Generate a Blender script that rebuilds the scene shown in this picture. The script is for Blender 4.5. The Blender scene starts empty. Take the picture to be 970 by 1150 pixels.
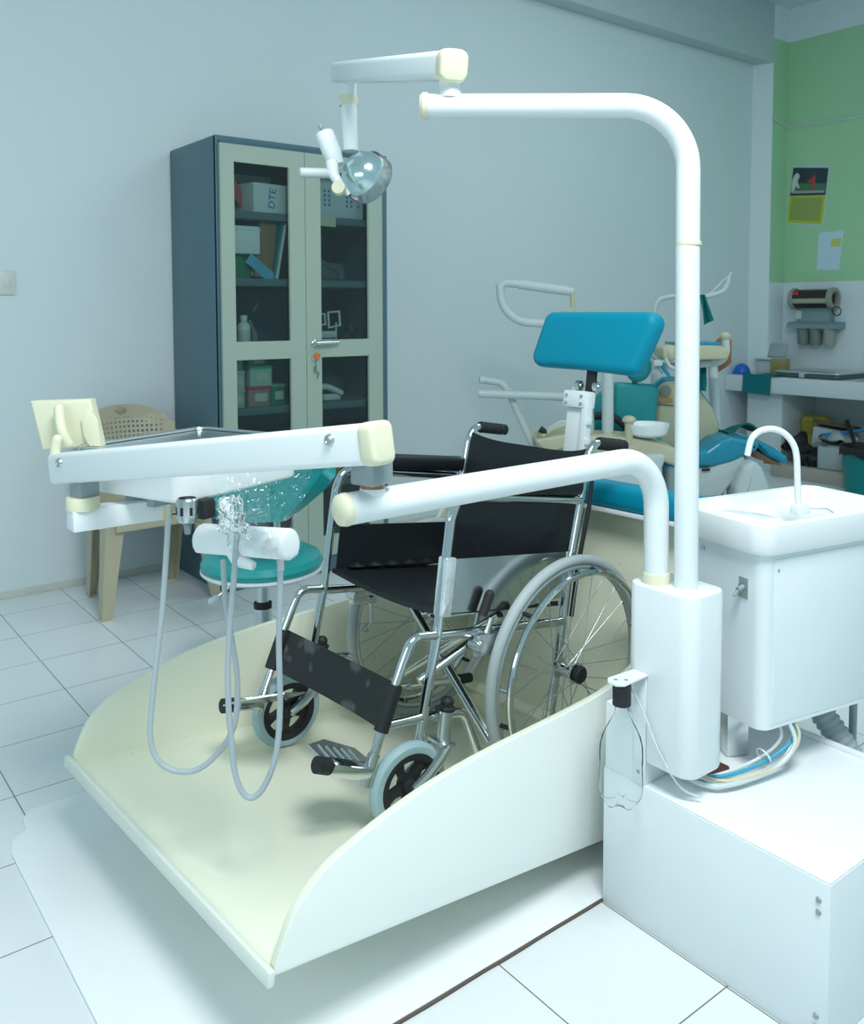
import bpy, bmesh, math, random
from mathutils import Matrix, Vector
random.seed(7)
PI = math.pi
S = bpy.context.scene
COL = S.collection
# ------------------------------------------------------------------ camera
cd = bpy.data.cameras.new('camera'); cam = bpy.data.objects.new('camera', cd); COL.objects.link(cam)
cd.sensor_fit = 'HORIZONTAL'; cd.sensor_width = 36.0; cd.lens = 36.0*1002.14/970
cd.shift_x = -(489.39-485)/970; cd.shift_y = (410.90-575)/970
_r, _u, _f = (0.788, -0.615, -0.002), (0.039, 0.047, 0.998), (0.614, 0.787, -0.061)
cam.matrix_world = Matrix(((_r[0], _u[0], -_f[0], 0), (_r[1], _u[1], -_f[1], 0), (_r[2], _u[2], -_f[2], 1.2797), (0, 0, 0, 1)))
cd.clip_start = 0.05
cd.dof.use_dof = True; cd.dof.focus_distance = 2.0; cd.dof.aperture_fstop = 9.0
S.camera = cam
def frame_from(zdir, xhint=(1, 0, 0)):
    z = Vector(zdir).normalized(); x = Vector(xhint)
    if abs(z.dot(x.normalized())) > 0.98: x = Vector((0, 1, 0))
    y = z.cross(x).normalized(); x = y.cross(z).normalized()
    return Matrix(((x.x, y.x, z.x), (x.y, y.y, z.y), (x.z, y.z, z.z)))
# ------------------------------------------------------------------ world, lights, exposure
S.view_settings.view_transform = 'Standard'; S.view_settings.look = 'None'
S.view_settings.gamma = 1.0; S.view_settings.use_curve_mapping = False
S.view_settings.exposure = 0.0
w = bpy.data.worlds.new('World'); S.world = w; w.use_nodes = True
bg = w.node_tree.nodes['Background']; bg.inputs[0].default_value = (0.56, 0.91, 1.02, 1); bg.inputs[1].default_value = 0.53
def area(name, loc, target, sx, sy, power, col):
    l = bpy.data.lights.new(name, 'AREA'); l.shape = 'RECTANGLE'; l.size = sx; l.size_y = sy
    l.energy = power; l.color = col
    o = bpy.data.objects.new(name, l); COL.objects.link(o); o.location = loc
    d = -(Vector(target)-Vector(loc)).normalized(); M3 = frame_from(d, (0, 0, 1)); M = M3.to_4x4(); M.translation = Vector(loc); o.matrix_world = M; return o
area('ceiling_light', (0.66, 0.08, 3.15), (1.05, 1.05, 0), 1.0, 1.0, 84, (0.97, 1.0, 1.0))
area('room_light', (4.1, 1.7, 3.55), (4.1, 1.9, 0), 2.6, 2.0, 30, (0.85, 1.0, 1.0))
fl = area('left_fill_light', (-1.5, 0.9, 1.6), (0.9, 2.8, 0.3), 0.8, 2.2, 13, (0.97, 1.0, 0.99))  # fill added at the open left side to brighten base plate and lower wall

# ------------------------------------------------------------------ materials
MATS = {}
def mat(name, col, rough=0.5, metal=0.0, var=0.0, scale=8.0, alpha=1.0, trans=0.0, ior=1.45, coat=0.0, bump=0.0, bscale=60.0, speck=None):
    if name in MATS: return MATS[name]
    m = bpy.data.materials.new(name); m.use_nodes = True
    nt = m.node_tree; p = nt.nodes['Principled BSDF']
    p.inputs['Base Color'].default_value = (*col, 1); p.inputs['Roughness'].default_value = rough
    p.inputs['Metallic'].default_value = metal; p.inputs['IOR'].default_value = ior
    p.inputs['Alpha'].default_value = alpha; p.inputs['Transmission Weight'].default_value = trans
    p.inputs['Coat Weight'].default_value = coat
    if var or bump:
        tc = nt.nodes.new('ShaderNodeTexCoord'); n = nt.nodes.new('ShaderNodeTexNoise')
        n.inputs['Scale'].default_value = scale; n.inputs['Detail'].default_value = 5
        nt.links.new(tc.outputs['Object'], n.inputs['Vector'])
        if var:
            mx = nt.nodes.new('ShaderNodeMix'); mx.data_type = 'RGBA'
            mx.inputs[6].default_value = (*[c*(1-var) for c in col], 1); mx.inputs[7].default_value = (*[min(1, c*(1+var)) for c in col], 1)
            nt.links.new(n.outputs['Fac'], mx.inputs[0]); nt.links.new(mx.outputs[2], p.inputs['Base Color'])
        if bump:
            n2 = nt.nodes.new('ShaderNodeTexNoise'); n2.inputs['Scale'].default_value = bscale
            nt.links.new(tc.outputs['Object'], n2.inputs['Vector'])
            b = nt.nodes.new('ShaderNodeBump'); b.inputs['Strength'].default_value = bump; b.inputs['Distance'].default_value = 0.01
            nt.links.new(n2.outputs['Fac'], b.inputs['Height']); nt.links.new(b.outputs['Normal'], p.inputs['Normal'])
    if speck:   # (thin marks colour, threshold, strength, scale)
        sc_, th_, st_, ss_ = speck
        tc = nt.nodes.new('ShaderNodeTexCoord'); mp = nt.nodes.new('ShaderNodeMapping'); mp.inputs['Rotation'].default_value = (0, 0, 0.5); mp.inputs['Scale'].default_value = (ss_*2.2, ss_, ss_)
        n3 = nt.nodes.new('ShaderNodeTexNoise'); n3.inputs['Scale'].default_value = 1.0; n3.inputs['Detail'].default_value = 3
        mr = nt.nodes.new('ShaderNodeMapRange'); mr.inputs[1].default_value = th_; mr.inputs[2].default_value = th_+0.05; mr.inputs[4].default_value = st_
        mx2 = nt.nodes.new('ShaderNodeMix'); mx2.data_type = 'RGBA'; mx2.inputs[7].default_value = (*sc_, 1)
        nt.links.new(tc.outputs['Object'], mp.inputs[0]); nt.links.new(mp.outputs[0], n3.inputs['Vector']); nt.links.new(n3.outputs['Fac'], mr.inputs[0]); nt.links.new(mr.outputs[0], mx2.inputs[0])
        if p.inputs['Base Color'].links: nt.links.new(p.inputs['Base Color'].links[0].from_socket, mx2.inputs[6])
        else: mx2.inputs[6].default_value = (*col, 1)
        nt.links.new(mx2.outputs[2], p.inputs['Base Color'])
    MATS[name] = m; return m
WHITE = mat('white_enamel', (0.78, 0.83, 0.845), 0.28, var=0.02, scale=3)
WHITE2 = mat('white_plastic', (0.79, 0.84, 0.855), 0.33)
PLATEW = mat('white_painted_board', (0.84, 0.88, 0.90), 0.5, var=0.04, scale=4, speck=((0.25, 0.24, 0.22), 0.74, 0.6, 16))
BOXW = mat('white_painted_metal', (0.74, 0.80, 0.82), 0.42, var=0.04, scale=5)
CREAM = mat('cream_fibreglass', (0.80, 0.825, 0.68), 0.36, var=0.04, scale=2.5, speck=((0.42, 0.34, 0.25), 0.735, 0.45, 18))
IVORY = mat('ivory_plastic', (0.74, 0.73, 0.54), 0.4)
CHROME = mat('chrome', (0.66, 0.69, 0.70), 0.11, 1.0)
STEEL = mat('brushed_steel', (0.62, 0.66, 0.67), 0.28, 1.0)
GREYM = mat('grey_metal', (0.30, 0.36, 0.38), 0.4, 0.3)
COPPER = mat('worn_copper', (0.45, 0.22, 0.12), 0.4, 0.7)
BLACKV = mat('black_vinyl', (0.010, 0.013, 0.016), 0.42, bump=0.15, bscale=25)
BLACKR = mat('black_rubber', (0.018, 0.02, 0.022), 0.6)
STRAPM = mat('worn_black_strap', (0.014, 0.017, 0.019), 0.55, speck=((0.10, 0.11, 0.115), 0.58, 0.6, 9))
TYREG = mat('grey_tyre', (0.40, 0.46, 0.47), 0.55)
TYREB = mat('pale_blue_tyre', (0.36, 0.50, 0.54), 0.5)
TEALPAD = mat('blue_teal_vinyl', (0.0, 0.27, 0.40), 0.48, ior=1.32)
TEALST = mat('teal_green_vinyl', (0.02, 0.32, 0.32), 0.3)
TEALBG = mat('teal_upholstery', (0.015, 0.30, 0.32), 0.45)
BLUEBG = mat('glossy_blue_vinyl', (0.015, 0.26, 0.40), 0.22)
TEALCLOTH = mat('teal_cloth', (0.0, 0.15, 0.17), 0.85)
BEIGE = mat('beige_plastic', (0.46, 0.42, 0.30), 0.45, var=0.04)
BEIGEBG = mat('beige_shell', (0.50, 0.49, 0.34), 0.45)
GREYW = mat('pale_grey_plastic', (0.52, 0.60, 0.60), 0.45)
CABB = mat('blue_grey_steel', (0.075, 0.150, 0.190), 0.42, var=0.06, scale=4)
CABD = mat('sage_door_steel', (0.38, 0.46, 0.39), 0.45, var=0.03, scale=5)
CABI = mat('cabinet_interior', (0.10, 0.16, 0.175), 0.6)
HOSE = mat('grey_hose', (0.42, 0.48, 0.51), 0.4)
GLASS = mat('clear_glass', (0.9, 0.97, 0.96), 0.02, trans=1.0, ior=1.45)
def pane_material():
    m = bpy.data.materials.new('door_pane'); m.use_nodes = True; nt = m.node_tree; nt.nodes.remove(nt.nodes['Principled BSDF'])
    g = nt.nodes.new('ShaderNodeBsdfGlossy'); g.inputs['Roughness'].default_value = 0.02
    t = nt.nodes.new('ShaderNodeBsdfTransparent'); t.inputs['Color'].default_value = (0.80, 0.88, 0.87, 1)
    f = nt.nodes.new('ShaderNodeFresnel'); f.inputs['IOR'].default_value = 1.45
    x = nt.nodes.new('ShaderNodeMixShader'); o = nt.nodes['Material Output']
    nt.links.new(f.outputs[0], x.inputs[0]); nt.links.new(t.outputs[0], x.inputs[1]); nt.links.new(g.outputs[0], x.inputs[2]); nt.links.new(x.outputs[0], o.inputs[0])
    return m
PANE = pane_material()
def film_material():
    m = bpy.data.materials.new('clear_plastic_film'); m.use_nodes = True; nt = m.node_tree; nt.nodes.remove(nt.nodes['Principled BSDF'])
    g = nt.nodes.new('ShaderNodeBsdfGlossy'); g.inputs['Roughness'].default_value = 0.18; g.inputs['Color'].default_value = (1, 1, 1, 1)
    t = nt.nodes.new('ShaderNodeBsdfTransparent'); t.inputs['Color'].default_value = (0.95, 0.98, 0.98, 1)
    f = nt.nodes.new('ShaderNodeLayerWeight'); f.inputs['Blend'].default_value = 0.42
    tc = nt.nodes.new('ShaderNodeTexCoord'); n = nt.nodes.new('ShaderNodeTexNoise'); n.inputs['Scale'].default_value = 24; n.inputs['Detail'].default_value = 3
    b = nt.nodes.new('ShaderNodeBump'); b.inputs['Strength'].default_value = 1.0; b.inputs['Distance'].default_value = 0.03
    nt.links.new(tc.outputs['Object'], n.inputs['Vector']); nt.links.new(n.outputs['Fac'], b.inputs['Height'])
    nt.links.new(b.outputs['Normal'], g.inputs['Normal']); nt.links.new(b.outputs['Normal'], f.inputs['Normal'])
    x = nt.nodes.new('ShaderNodeMixShader'); o = nt.nodes['Material Output']
    nt.links.new(f.outputs['Fresnel'], x.inputs[0]); nt.links.new(t.outputs[0], x.inputs[1]); nt.links.new(g.outputs[0], x.inputs[2]); nt.links.new(x.outputs[0], o.inputs[0])
    return m
FILM = film_material()
def thin_clear(name, tint, rough, blend, milk):
    m = bpy.data.materials.new(name); m.use_nodes = True; nt = m.node_tree; nt.nodes.remove(nt.nodes['Principled BSDF'])
    g = nt.nodes.new('ShaderNodeBsdfGlossy'); g.inputs['Roughness'].default_value = rough
    t = nt.nodes.new('ShaderNodeBsdfTransparent'); t.inputs['Color'].default_value = tint
    df = nt.nodes.new('ShaderNodeBsdfDiffuse'); df.inputs['Color'].default_value = (0.75, 0.82, 0.83, 1)
    m1 = nt.nodes.new('ShaderNodeMixShader'); m1.inputs[0].default_value = milk
    f = nt.nodes.new('ShaderNodeLayerWeight'); f.inputs['Blend'].default_value = blend
    x = nt.nodes.new('ShaderNodeMixShader'); o = nt.nodes['Material Output']; L = nt.links.new
    L(t.outputs[0], m1.inputs[1]); L(df.outputs[0], m1.inputs[2]); L(f.outputs['Fresnel'], x.inputs[0]); L(m1.outputs[0], x.inputs[1]); L(g.outputs[0], x.inputs[2]); L(x.outputs[0], o.inputs[0])
    return m
PET = thin_clear('clear_bottle_plastic', (0.97, 0.985, 0.985, 1), 0.10, 0.05, 0.06)
LENSP = thin_clear('clear_cover_plastic', (0.98, 0.99, 0.99, 1), 0.12, 0.15, 0.16)
def simple(name, col, rough=0.6, metal=0.0): return mat(name, col, rough, metal)

# ------------------------------------------------------------------ mesh helpers
def lumpy(b, amp, scale, seed=0.0):
    from mathutils import noise
    for v in b.bm.verts:
        p = v.co*scale+Vector((seed, seed*1.7, -seed)); v.co += Vector((noise.noise(p), noise.noise(p+Vector((7, 3, 1))), noise.noise(p+Vector((2, 9, 5)))))*amp
    return b
def place(loc, M3=None):
    M = (M3.to_4x4() if M3 else Matrix.Identity(4)); M.translation = Vector(loc); return M
def yaw(a): return Matrix.Rotation(a, 3, 'Z')
class B:
    def __init__(s): s.bm = bmesh.new(); s.mi = 0
    def _fin(s, verts, M=None):
        if M is not None: bmesh.ops.transform(s.bm, matrix=M, verts=list(verts))
        fs = set(f for v in verts for f in v.link_faces)
        for f in fs: f.material_index = s.mi; f.smooth = True
    def box(s, c, d, M=None, bev=0.0, seg=2, edges=None):
        r = bmesh.ops.create_cube(s.bm, size=1.0); vs = r['verts']
        bmesh.ops.scale(s.bm, vec=Vector(d), verts=vs)
        if bev:
            es = list(set(e for v in vs for e in v.link_edges))
            if edges == 'z': es = [e for e in es if abs((e.verts[0].co-e.verts[1].co).z) > 1e-6]
            if edges == 'x': es = [e for e in es if abs((e.verts[0].co-e.verts[1].co).x) > 1e-6]
            if edges == 'y': es = [e for e in es if abs((e.verts[0].co-e.verts[1].co).y) > 1e-6]
            q = bmesh.ops.bevel(s.bm, geom=es, offset=bev, segments=seg, profile=0.5, affect='EDGES')
            vs = list(set(vs) | set(q['verts'])); vs = [v for v in vs if v.is_valid]
        T = Matrix.Translation(Vector(c))
        if M is not None: T = T @ M.to_4x4()
        s._fin(vs, T); return s
    def cyl(s, a, b, r0, r1=None, seg=24, caps=True):
        a, b = Vector(a), Vector(b); r1 = r0 if r1 is None else r1; d = b-a
        return s.lathe([(r0, 0), (r1, d.length)], place(a, frame_from(d)), seg, caps)
    def lathe(s, prof, M=None, seg=32, caps=False, a0=0.0, a1=2*PI):
        full = abs(a1-a0-2*PI) < 1e-6; n = seg if full else seg+1; rings = []; allv = []
        for r, z in prof:
            if r < 1e-6: ring = [s.bm.verts.new((0, 0, z))]
            else: ring = [s.bm.verts.new((r*math.cos(a0+(a1-a0)*k/seg), r*math.sin(a0+(a1-a0)*k/seg), z)) for k in range(n)]
            rings.append(ring); allv += ring
        for A, C in zip(rings, rings[1:]):
            for k in range(seg):
                k2 = (k+1) % n
                if len(A) == 1 and len(C) == 1: continue
                if len(A) == 1: s.bm.faces.new((A[0], C[k2], C[k]))
                elif len(C) == 1: s.bm.faces.new((A[k], A[k2], C[0]))
                else: s.bm.faces.new((A[k], A[k2], C[k2], C[k]))
        if caps and full:
            if len(rings[0]) > 2: s.bm.faces.new(list(reversed(rings[0])))
            if len(rings[-1]) > 2: s.bm.faces.new(rings[-1])
        s._fin(allv, M); return s
    def tube(s, pts, r, seg=12, fillet=0.0, closed=False, caps=True, fseg=6):
        P = [Vector(p) for p in pts]
        if fillet and not isinstance(r, (list, tuple)): P = round_path(P, fillet, fseg)
        n = len(P); T = []
        for i in range(n):
            a = P[i-1] if (i > 0 or closed) else P[i]; b = P[(i+1) % n] if (i < n-1 or closed) else P[i]
            T.append((b-a).normalized())
        up = Vector((0, 0, 1)) if abs(T[0].z) < 0.9 else Vector((1, 0, 0))
        nrm = (up-T[0]*up.dot(T[0])).normalized(); rings = []; allv = []
        for i in range(n):
            if i:
                ax = T[i-1].cross(T[i])
                if ax.length > 1e-8: nrm = Matrix.Rotation(T[i-1].angle(T[i]), 3, ax.normalized()) @ nrm
            nrm = (nrm-T[i]*nrm.dot(T[i])).normalized(); bn = T[i].cross(nrm)
            rr = r[i] if isinstance(r, (list, tuple)) else r
            ring = [s.bm.verts.new(P[i]+rr*(math.cos(2*PI*k/seg)*nrm+math.sin(2*PI*k/seg)*bn)) for k in range(seg)]
            rings.append(ring); allv += ring
        for i in range(n if closed else n-1):
            A, C = rings[i], rings[(i+1) % n]
            for k in range(seg): s.bm.faces.new((A[k], A[(k+1) % seg], C[(k+1) % seg], C[k]))
        if caps and not closed:
            s.bm.faces.new(list(reversed(rings[0]))); s.bm.faces.new(rings[-1])
        s._fin(allv); return s
    def torus(s, M, R, r, seg=64, rs=12, sx=1.0):
        pts = []; allv = []; rings = []
        for k in range(seg):
            a = 2*PI*k/seg
            ring = [s.bm.verts.new(((R+r*math.cos(2*PI*j/rs))*math.cos(a), (R+r*math.cos(2*PI*j/rs))*math.sin(a), sx*r*math.sin(2*PI*j/rs))) for j in range(rs)]
            rings.append(ring); allv += ring
        for k in range(seg):
            A, C = rings[k], rings[(k+1) % seg]
            for j in range(rs): s.bm.faces.new((A[j], C[j], C[(j+1) % rs], A[(j+1) % rs]))
        s._fin(allv, M); return s
    def prism(s, outline, h, M=None, bev=0.0, seg=2):
        h0, h1 = (h if isinstance(h, tuple) else (0.0, h)); P = [Vector((x, y)) for x, y in outline]
        P = [p for k, p in enumerate(P) if (p-P[k-1]).length > 1e-6]; n = len(P)
        area_ = sum(P[k].x*P[(k+1) % n].y-P[(k+1) % n].x*P[k].y for k in range(n))
        if area_ < 0: P.reverse()
        def inset(d):
            if d <= 0: return P
            o = []
            for k in range(n):
                e0 = (P[k]-P[k-1]).normalized(); e1 = (P[(k+1) % n]-P[k]).normalized()
                n0 = Vector((-e0.y, e0.x)); n1 = Vector((-e1.y, e1.x)); m = n0+n1
                m = m/max(0.35, m.dot(n0)) if m.length > 1e-6 else n0
                o.append(P[k]+m*d)
            return o
        lev = [(0.0, h0), (0.0, h1)]
        if bev:
            bz = min(bev, 0.49*abs(h1-h0)); an = [PI/2*k/seg for k in range(seg+1)]
            lev = [(bev*(1-math.sin(a)), h0+bz*(1-math.cos(a))) for a in an]+[(bev*(1-math.cos(a)), h1-bz*(1-math.sin(a))) for a in an]
        rings = [[s.bm.verts.new((p.x, p.y, z)) for p in inset(d)] for d, z in lev]
        s.bm.faces.new(list(reversed(rings[0]))); s.bm.faces.new(rings[-1])
        for A, C in zip(rings, rings[1:]):
            for k in range(n): s.bm.faces.new((A[k], A[(k+1) % n], C[(k+1) % n], C[k]))
        s._fin([v for r in rings for v in r], M); return s
    def sphere(s, c, r, M=None, u=24, v=14):
        q = bmesh.ops.create_uvsphere(s.bm, u_segments=u, v_segments=v, radius=1.0); vs = q['verts']
        r = (r, r, r) if not isinstance(r, (tuple, list)) else r
        T = Matrix.Translation(Vector(c))
        if M is not None: T = T @ M.to_4x4()
        s._fin(vs, T @ Matrix.Diagonal((*r, 1))); return s
    def surf(s, f, nu, nv, th=0.0, skip=None):
        g = [[Vector(f(i/nu, j/nv)) for j in range(nv+1)] for i in range(nu+1)]
        V = [[s.bm.verts.new(p) for p in row] for row in g]; allv = [v for row in V for v in row]
        top = []
        for i in range(nu):
            for j in range(nv):
                if skip and skip(i, j): continue
                top.append(s.bm.faces.new((V[i][j], V[i+1][j], V[i+1][j+1], V[i][j+1])))
        for f_ in top: f_.normal_update()
        if th:
            for v in allv: v.normal_update()
            V2 = {}
            for row in V:
                for v in row:
                    if v.link_faces: V2[v] = s.bm.verts.new(v.co-v.normal*th)
            bot = {}
            edges = [e for e in set(e for f_ in top for e in f_.edges) if len(e.link_faces) == 1]
            for f_ in list(top): s.bm.faces.new([V2[v] for v in reversed(f_.verts)])
            for e in edges:
                lp = e.link_loops[0]; a, b = lp.vert, lp.link_loop_next.vert
                s.bm.faces.new((b, a, V2[a], V2[b]))
            allv += list(V2.values())
        loose = [v for v in allv if not v.link_faces]
        if loose: bmesh.ops.delete(s.bm, geom=loose, context='VERTS')
        s._fin([v for v in allv if v.is_valid]); return s
def round_path(P, rad, seg=6):
    out = [P[0]]
    for i in range(1, len(P)-1):
        a, b, c = P[i-1], P[i], P[i+1]; u, v = (a-b), (c-b); lu, lv = u.length, v.length
        if lu < 1e-6 or lv < 1e-6: continue
        u.normalize(); v.normalize(); ang = u.angle(v)
        if ang > PI-0.03: out.append(b); continue
        t = min(rad/math.tan(ang/2), lu*0.49, lv*0.49)
        p0, p2 = b+u*t, b+v*t; ra = t*math.tan(ang/2); bis = (u+v).normalized(); c0 = b+bis*math.hypot(t, ra)
        d0, d2 = (p0-c0).normalized(), (p2-c0).normalized(); tot = d0.angle(d2); ax = d0.cross(d2).normalized()
        for k in range(seg+1): out.append(c0+(Matrix.Rotation(tot*k/seg, 3, ax) @ d0)*ra)
    out.append(P[-1]); return out
def smooth_path(pts, n=8):
    P = [Vector(p) for p in pts]; out = []
    for i in range(len(P)-1):
        p0 = P[max(i-1, 0)]; p1 = P[i]; p2 = P[i+1]; p3 = P[min(i+2, len(P)-1)]
        for k in range(n):
            t = k/n
            out.append(0.5*((2*p1)+(-p0+p2)*t+(2*p0-5*p1+4*p2-p3)*t*t+(-p0+3*p1-3*p2+p3)*t**3))
    out.append(P[-1]); return out
def rrect(w, h, r, n=5):
    o = []
    for cx, cy, a in ((w/2-r, h/2-r, 0), (-w/2+r, h/2-r, PI/2), (-w/2+r, -h/2+r, PI), (w/2-r, -h/2+r, 1.5*PI)):
        for k in range(n+1): o.append((cx+r*math.cos(a+PI/2*k/n), cy+r*math.sin(a+PI/2*k/n)))
    return o
WM = {}
def tag(o, label=None, cat=None, group=None, kind=None):
    if label: o['label'] = label
    if cat: o['category'] = cat
    if group: o['group'] = group
    if kind: o['kind'] = kind
    return o
def thing(name, label, cat, loc=(0, 0, 0), M=None, group=None):
    o = bpy.data.objects.new(name, None); COL.objects.link(o); o.empty_display_size = 0.05
    m = M if M is not None else Matrix.Translation(Vector(loc)); o.matrix_world = m; WM[o.name] = m.copy()
    return tag(o, label, cat, group)
def mk(name, b, mats, M=None, sharp=35):
    me = bpy.data.meshes.new(name); bm = b.bm
    if M is not None: bmesh.ops.transform(bm, matrix=M, verts=bm.verts)
    bmesh.ops.recalc_face_normals(bm, faces=bm.faces)
    bm.to_mesh(me); bm.free()
    for m in (mats if isinstance(mats, (list, tuple)) else [mats]): me.materials.append(m)
    me.set_sharp_from_angle(angle=math.radians(sharp)); return me
def part(name, b, mats, parent, local=False, label=None, sharp=35):
    pm = WM[parent.name]
    me = mk(name, b, mats, None if local else pm.inverted(), sharp)
    o = bpy.data.objects.new(name, me); COL.objects.link(o); o.parent = parent; WM[o.name] = pm.copy()
    if label: o['label'] = label
    return o
def solo(name, b, mats, label, cat, loc, group=None, sharp=35):
    M = Matrix.Translation(Vector(loc)); me = mk(name, b, mats, M.inverted(), sharp)
    o = bpy.data.objects.new(name, me); COL.objects.link(o); o.location = loc; WM[o.name] = M
    return tag(o, label, cat, group)
def struct(name, b, mats):
    o = bpy.data.objects.new(name, mk(name, b, mats)); COL.objects.link(o); o['kind'] = 'structure'; WM[o.name] = Matrix.Identity(4); return o
def copy_part(o, parent, M=None):
    c = o.copy(); COL.objects.link(c); c.parent = parent; WM[c.name] = WM[parent.name]
    if M is not None: c.matrix_local = M
    return c
def text_into(b, s, size, M, depth=0.0004):
    cu = bpy.data.curves.new('txt', 'FONT'); cu.body = s; cu.size = size; cu.extrude = depth; cu.align_x = 'CENTER'; cu.align_y = 'CENTER'
    o = bpy.data.objects.new('txt', cu); COL.objects.link(o)
    dg = bpy.context.evaluated_depsgraph_get(); me = bpy.data.meshes.new_from_object(o.evaluated_get(dg))
    n0 = len(b.bm.verts); b.bm.from_mesh(me); b.bm.verts.ensure_lookup_table()
    vs = list(b.bm.verts)[n0:]; b._fin(vs, M)
    bpy.data.objects.remove(o); bpy.data.curves.remove(cu); bpy.data.meshes.remove(me); return b

# ------------------------------------------------------------------ room
def floor_mat():
    m = bpy.data.materials.new('white_floor_tiles'); m.use_nodes = True; nt = m.node_tree; p = nt.nodes['Principled BSDF']; L = nt.links.new
    g = nt.nodes.new('ShaderNodeNewGeometry'); sp = nt.nodes.new('ShaderNodeSeparateXYZ'); L(g.outputs['Position'], sp.inputs[0])
    ds = []
    for ax, off, per in ((0, 0.5264, 0.300), (1, 1.2485, 0.31095)):
        a = nt.nodes.new('ShaderNodeMath'); a.operation = 'SUBTRACT'; a.inputs[1].default_value = off; L(sp.outputs[ax], a.inputs[0])
        q = nt.nodes.new('ShaderNodeMath'); q.operation = 'PINGPONG'; q.inputs[1].default_value = per/2; L(a.outputs[0], q.inputs[0]); ds.append(q)
    mn = nt.nodes.new('ShaderNodeMath'); mn.operation = 'MINIMUM'; L(ds[0].outputs[0], mn.inputs[0]); L(ds[1].outputs[0], mn.inputs[1])
    lt = nt.nodes.new('ShaderNodeMapRange'); lt.inputs[1].default_value = 0.0008; lt.inputs[2].default_value = 0.0021; L(mn.outputs[0], lt.inputs[0])
    n = nt.nodes.new('ShaderNodeTexNoise'); n.inputs['Scale'].default_value = 2.2; n.inputs['Detail'].default_value = 6; L(g.outputs['Position'], n.inputs['Vector'])
    r = nt.nodes.new('ShaderNodeMix'); r.data_type = 'RGBA'; r.inputs[6].default_value = (0.70, 0.75, 0.775, 1); r.inputs[7].default_value = (0.77, 0.81, 0.83, 1); L(n.outputs['Fac'], r.inputs[0])
    # thin dark scuff marks
    mp = nt.nodes.new('ShaderNodeMapping'); mp.inputs['Rotation'].default_value = (0, 0, 0.7); mp.inputs['Scale'].default_value = (34, 3.5, 1); L(g.outputs['Position'], mp.inputs[0])
    n2 = nt.nodes.new('ShaderNodeTexNoise'); n2.inputs['Scale'].default_value = 1.0; n2.inputs['Detail'].default_value = 2; L(mp.outputs[0], n2.inputs['Vector'])
    mr = nt.nodes.new('ShaderNodeMapRange'); mr.inputs[1].default_value = 0.77; mr.inputs[2].default_value = 0.83; mr.inputs[4].default_value = 0.35; L(n2.outputs['Fac'], mr.inputs[0])
    r2 = nt.nodes.new('ShaderNodeMix'); r2.data_type = 'RGBA'; r2.inputs[7].default_value = (0.22, 0.26, 0.28, 1); L(mr.outputs[0], r2.inputs[0]); L(r.outputs[2], r2.inputs[6])
    c = nt.nodes.new('ShaderNodeMix'); c.data_type = 'RGBA'; c.inputs[6].default_value = (0.16, 0.13, 0.10, 1); L(lt.outputs[0], c.inputs[0]); L(r2.outputs[2], c.inputs[7])
    L(c.outputs[2], p.inputs['Base Color']); p.inputs['Roughness'].default_value = 0.32; return m
def wall_mat(name, green_x):
    m = bpy.data.materials.new(name); m.use_nodes = True; nt = m.node_tree; p = nt.nodes['Principled BSDF']; L = nt.links.new
    g = nt.nodes.new('ShaderNodeNewGeometry'); sp = nt.nodes.new('ShaderNodeSeparateXYZ'); L(g.outputs['Position'], sp.inputs[0])
    def gt(out, v, op='GREATER_THAN'):
        a = nt.nodes.new('ShaderNodeMath'); a.operation = op; a.inputs[1].default_value = v; L(out, a.inputs[0]); return a.outputs[0]
    def mul(a, b):
        q = nt.nodes.new('ShaderNodeMath'); q.operation = 'MULTIPLY'; L(a, q.inputs[0]); L(b, q.inputs[1]); return q.outputs[0]
    f = mul(mul(gt(sp.outputs[2], 1.513), gt(sp.outputs[2], 3.49, 'LESS_THAN')), gt(sp.outputs[0], green_x))
    n = nt.nodes.new('ShaderNodeTexNoise'); n.inputs['Scale'].default_value = 1.6; n.inputs['Detail'].default_value = 7; L(g.outputs['Position'], n.inputs['Vector'])
    wv = nt.nodes.new('ShaderNodeMix'); wv.data_type = 'RGBA'; wv.inputs[6].default_value = (0.63, 0.715, 0.745, 1); wv.inputs[7].default_value = (0.675, 0.755, 0.78, 1); L(n.outputs['Fac'], wv.inputs[0])
    gv = nt.nodes.new('ShaderNodeMix'); gv.data_type = 'RGBA'; gv.inputs[6].default_value = (0.33, 0.58, 0.345, 1); gv.inputs[7].default_value = (0.37, 0.62, 0.385, 1); L(n.outputs['Fac'], gv.inputs[0])
    c = nt.nodes.new('ShaderNodeMix'); c.data_type = 'RGBA'; L(f, c.inputs[0]); L(wv.outputs[2], c.inputs[6]); L(gv.outputs[2], c.inputs[7])
    L(c.outputs[2], p.inputs['Base Color']); p.inputs['Roughness'].default_value = 0.7
    b = nt.nodes.new('ShaderNodeBump'); b.inputs['Strength'].default_value = 0.08; b.inputs['Distance'].default_value = 0.02
    n2 = nt.nodes.new('ShaderNodeTexNoise'); n2.inputs['Scale'].default_value = 9; L(g.outputs['Position'], n2.inputs['Vector']); L(n2.outputs['Fac'], b.inputs['Height']); L(b.outputs['Normal'], p.inputs['Normal'])
    return m
b = B(); b.box((2.75, 1.45, -0.05), (8.7, 6.1, 0.1)); struct('floor', b, floor_mat())
b = B(); b.prism([(-1.6, 4.276), (6.643, 4.276), (6.714, 4.137), (6.718, 4.136), (6.936, 4.136), (7.1, 4.136), (7.1, 4.5), (-1.6, 4.5)], (0.0, 3.76)); struct('wall_back', b, wall_mat('painted_back_wall', 6.715))
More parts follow.
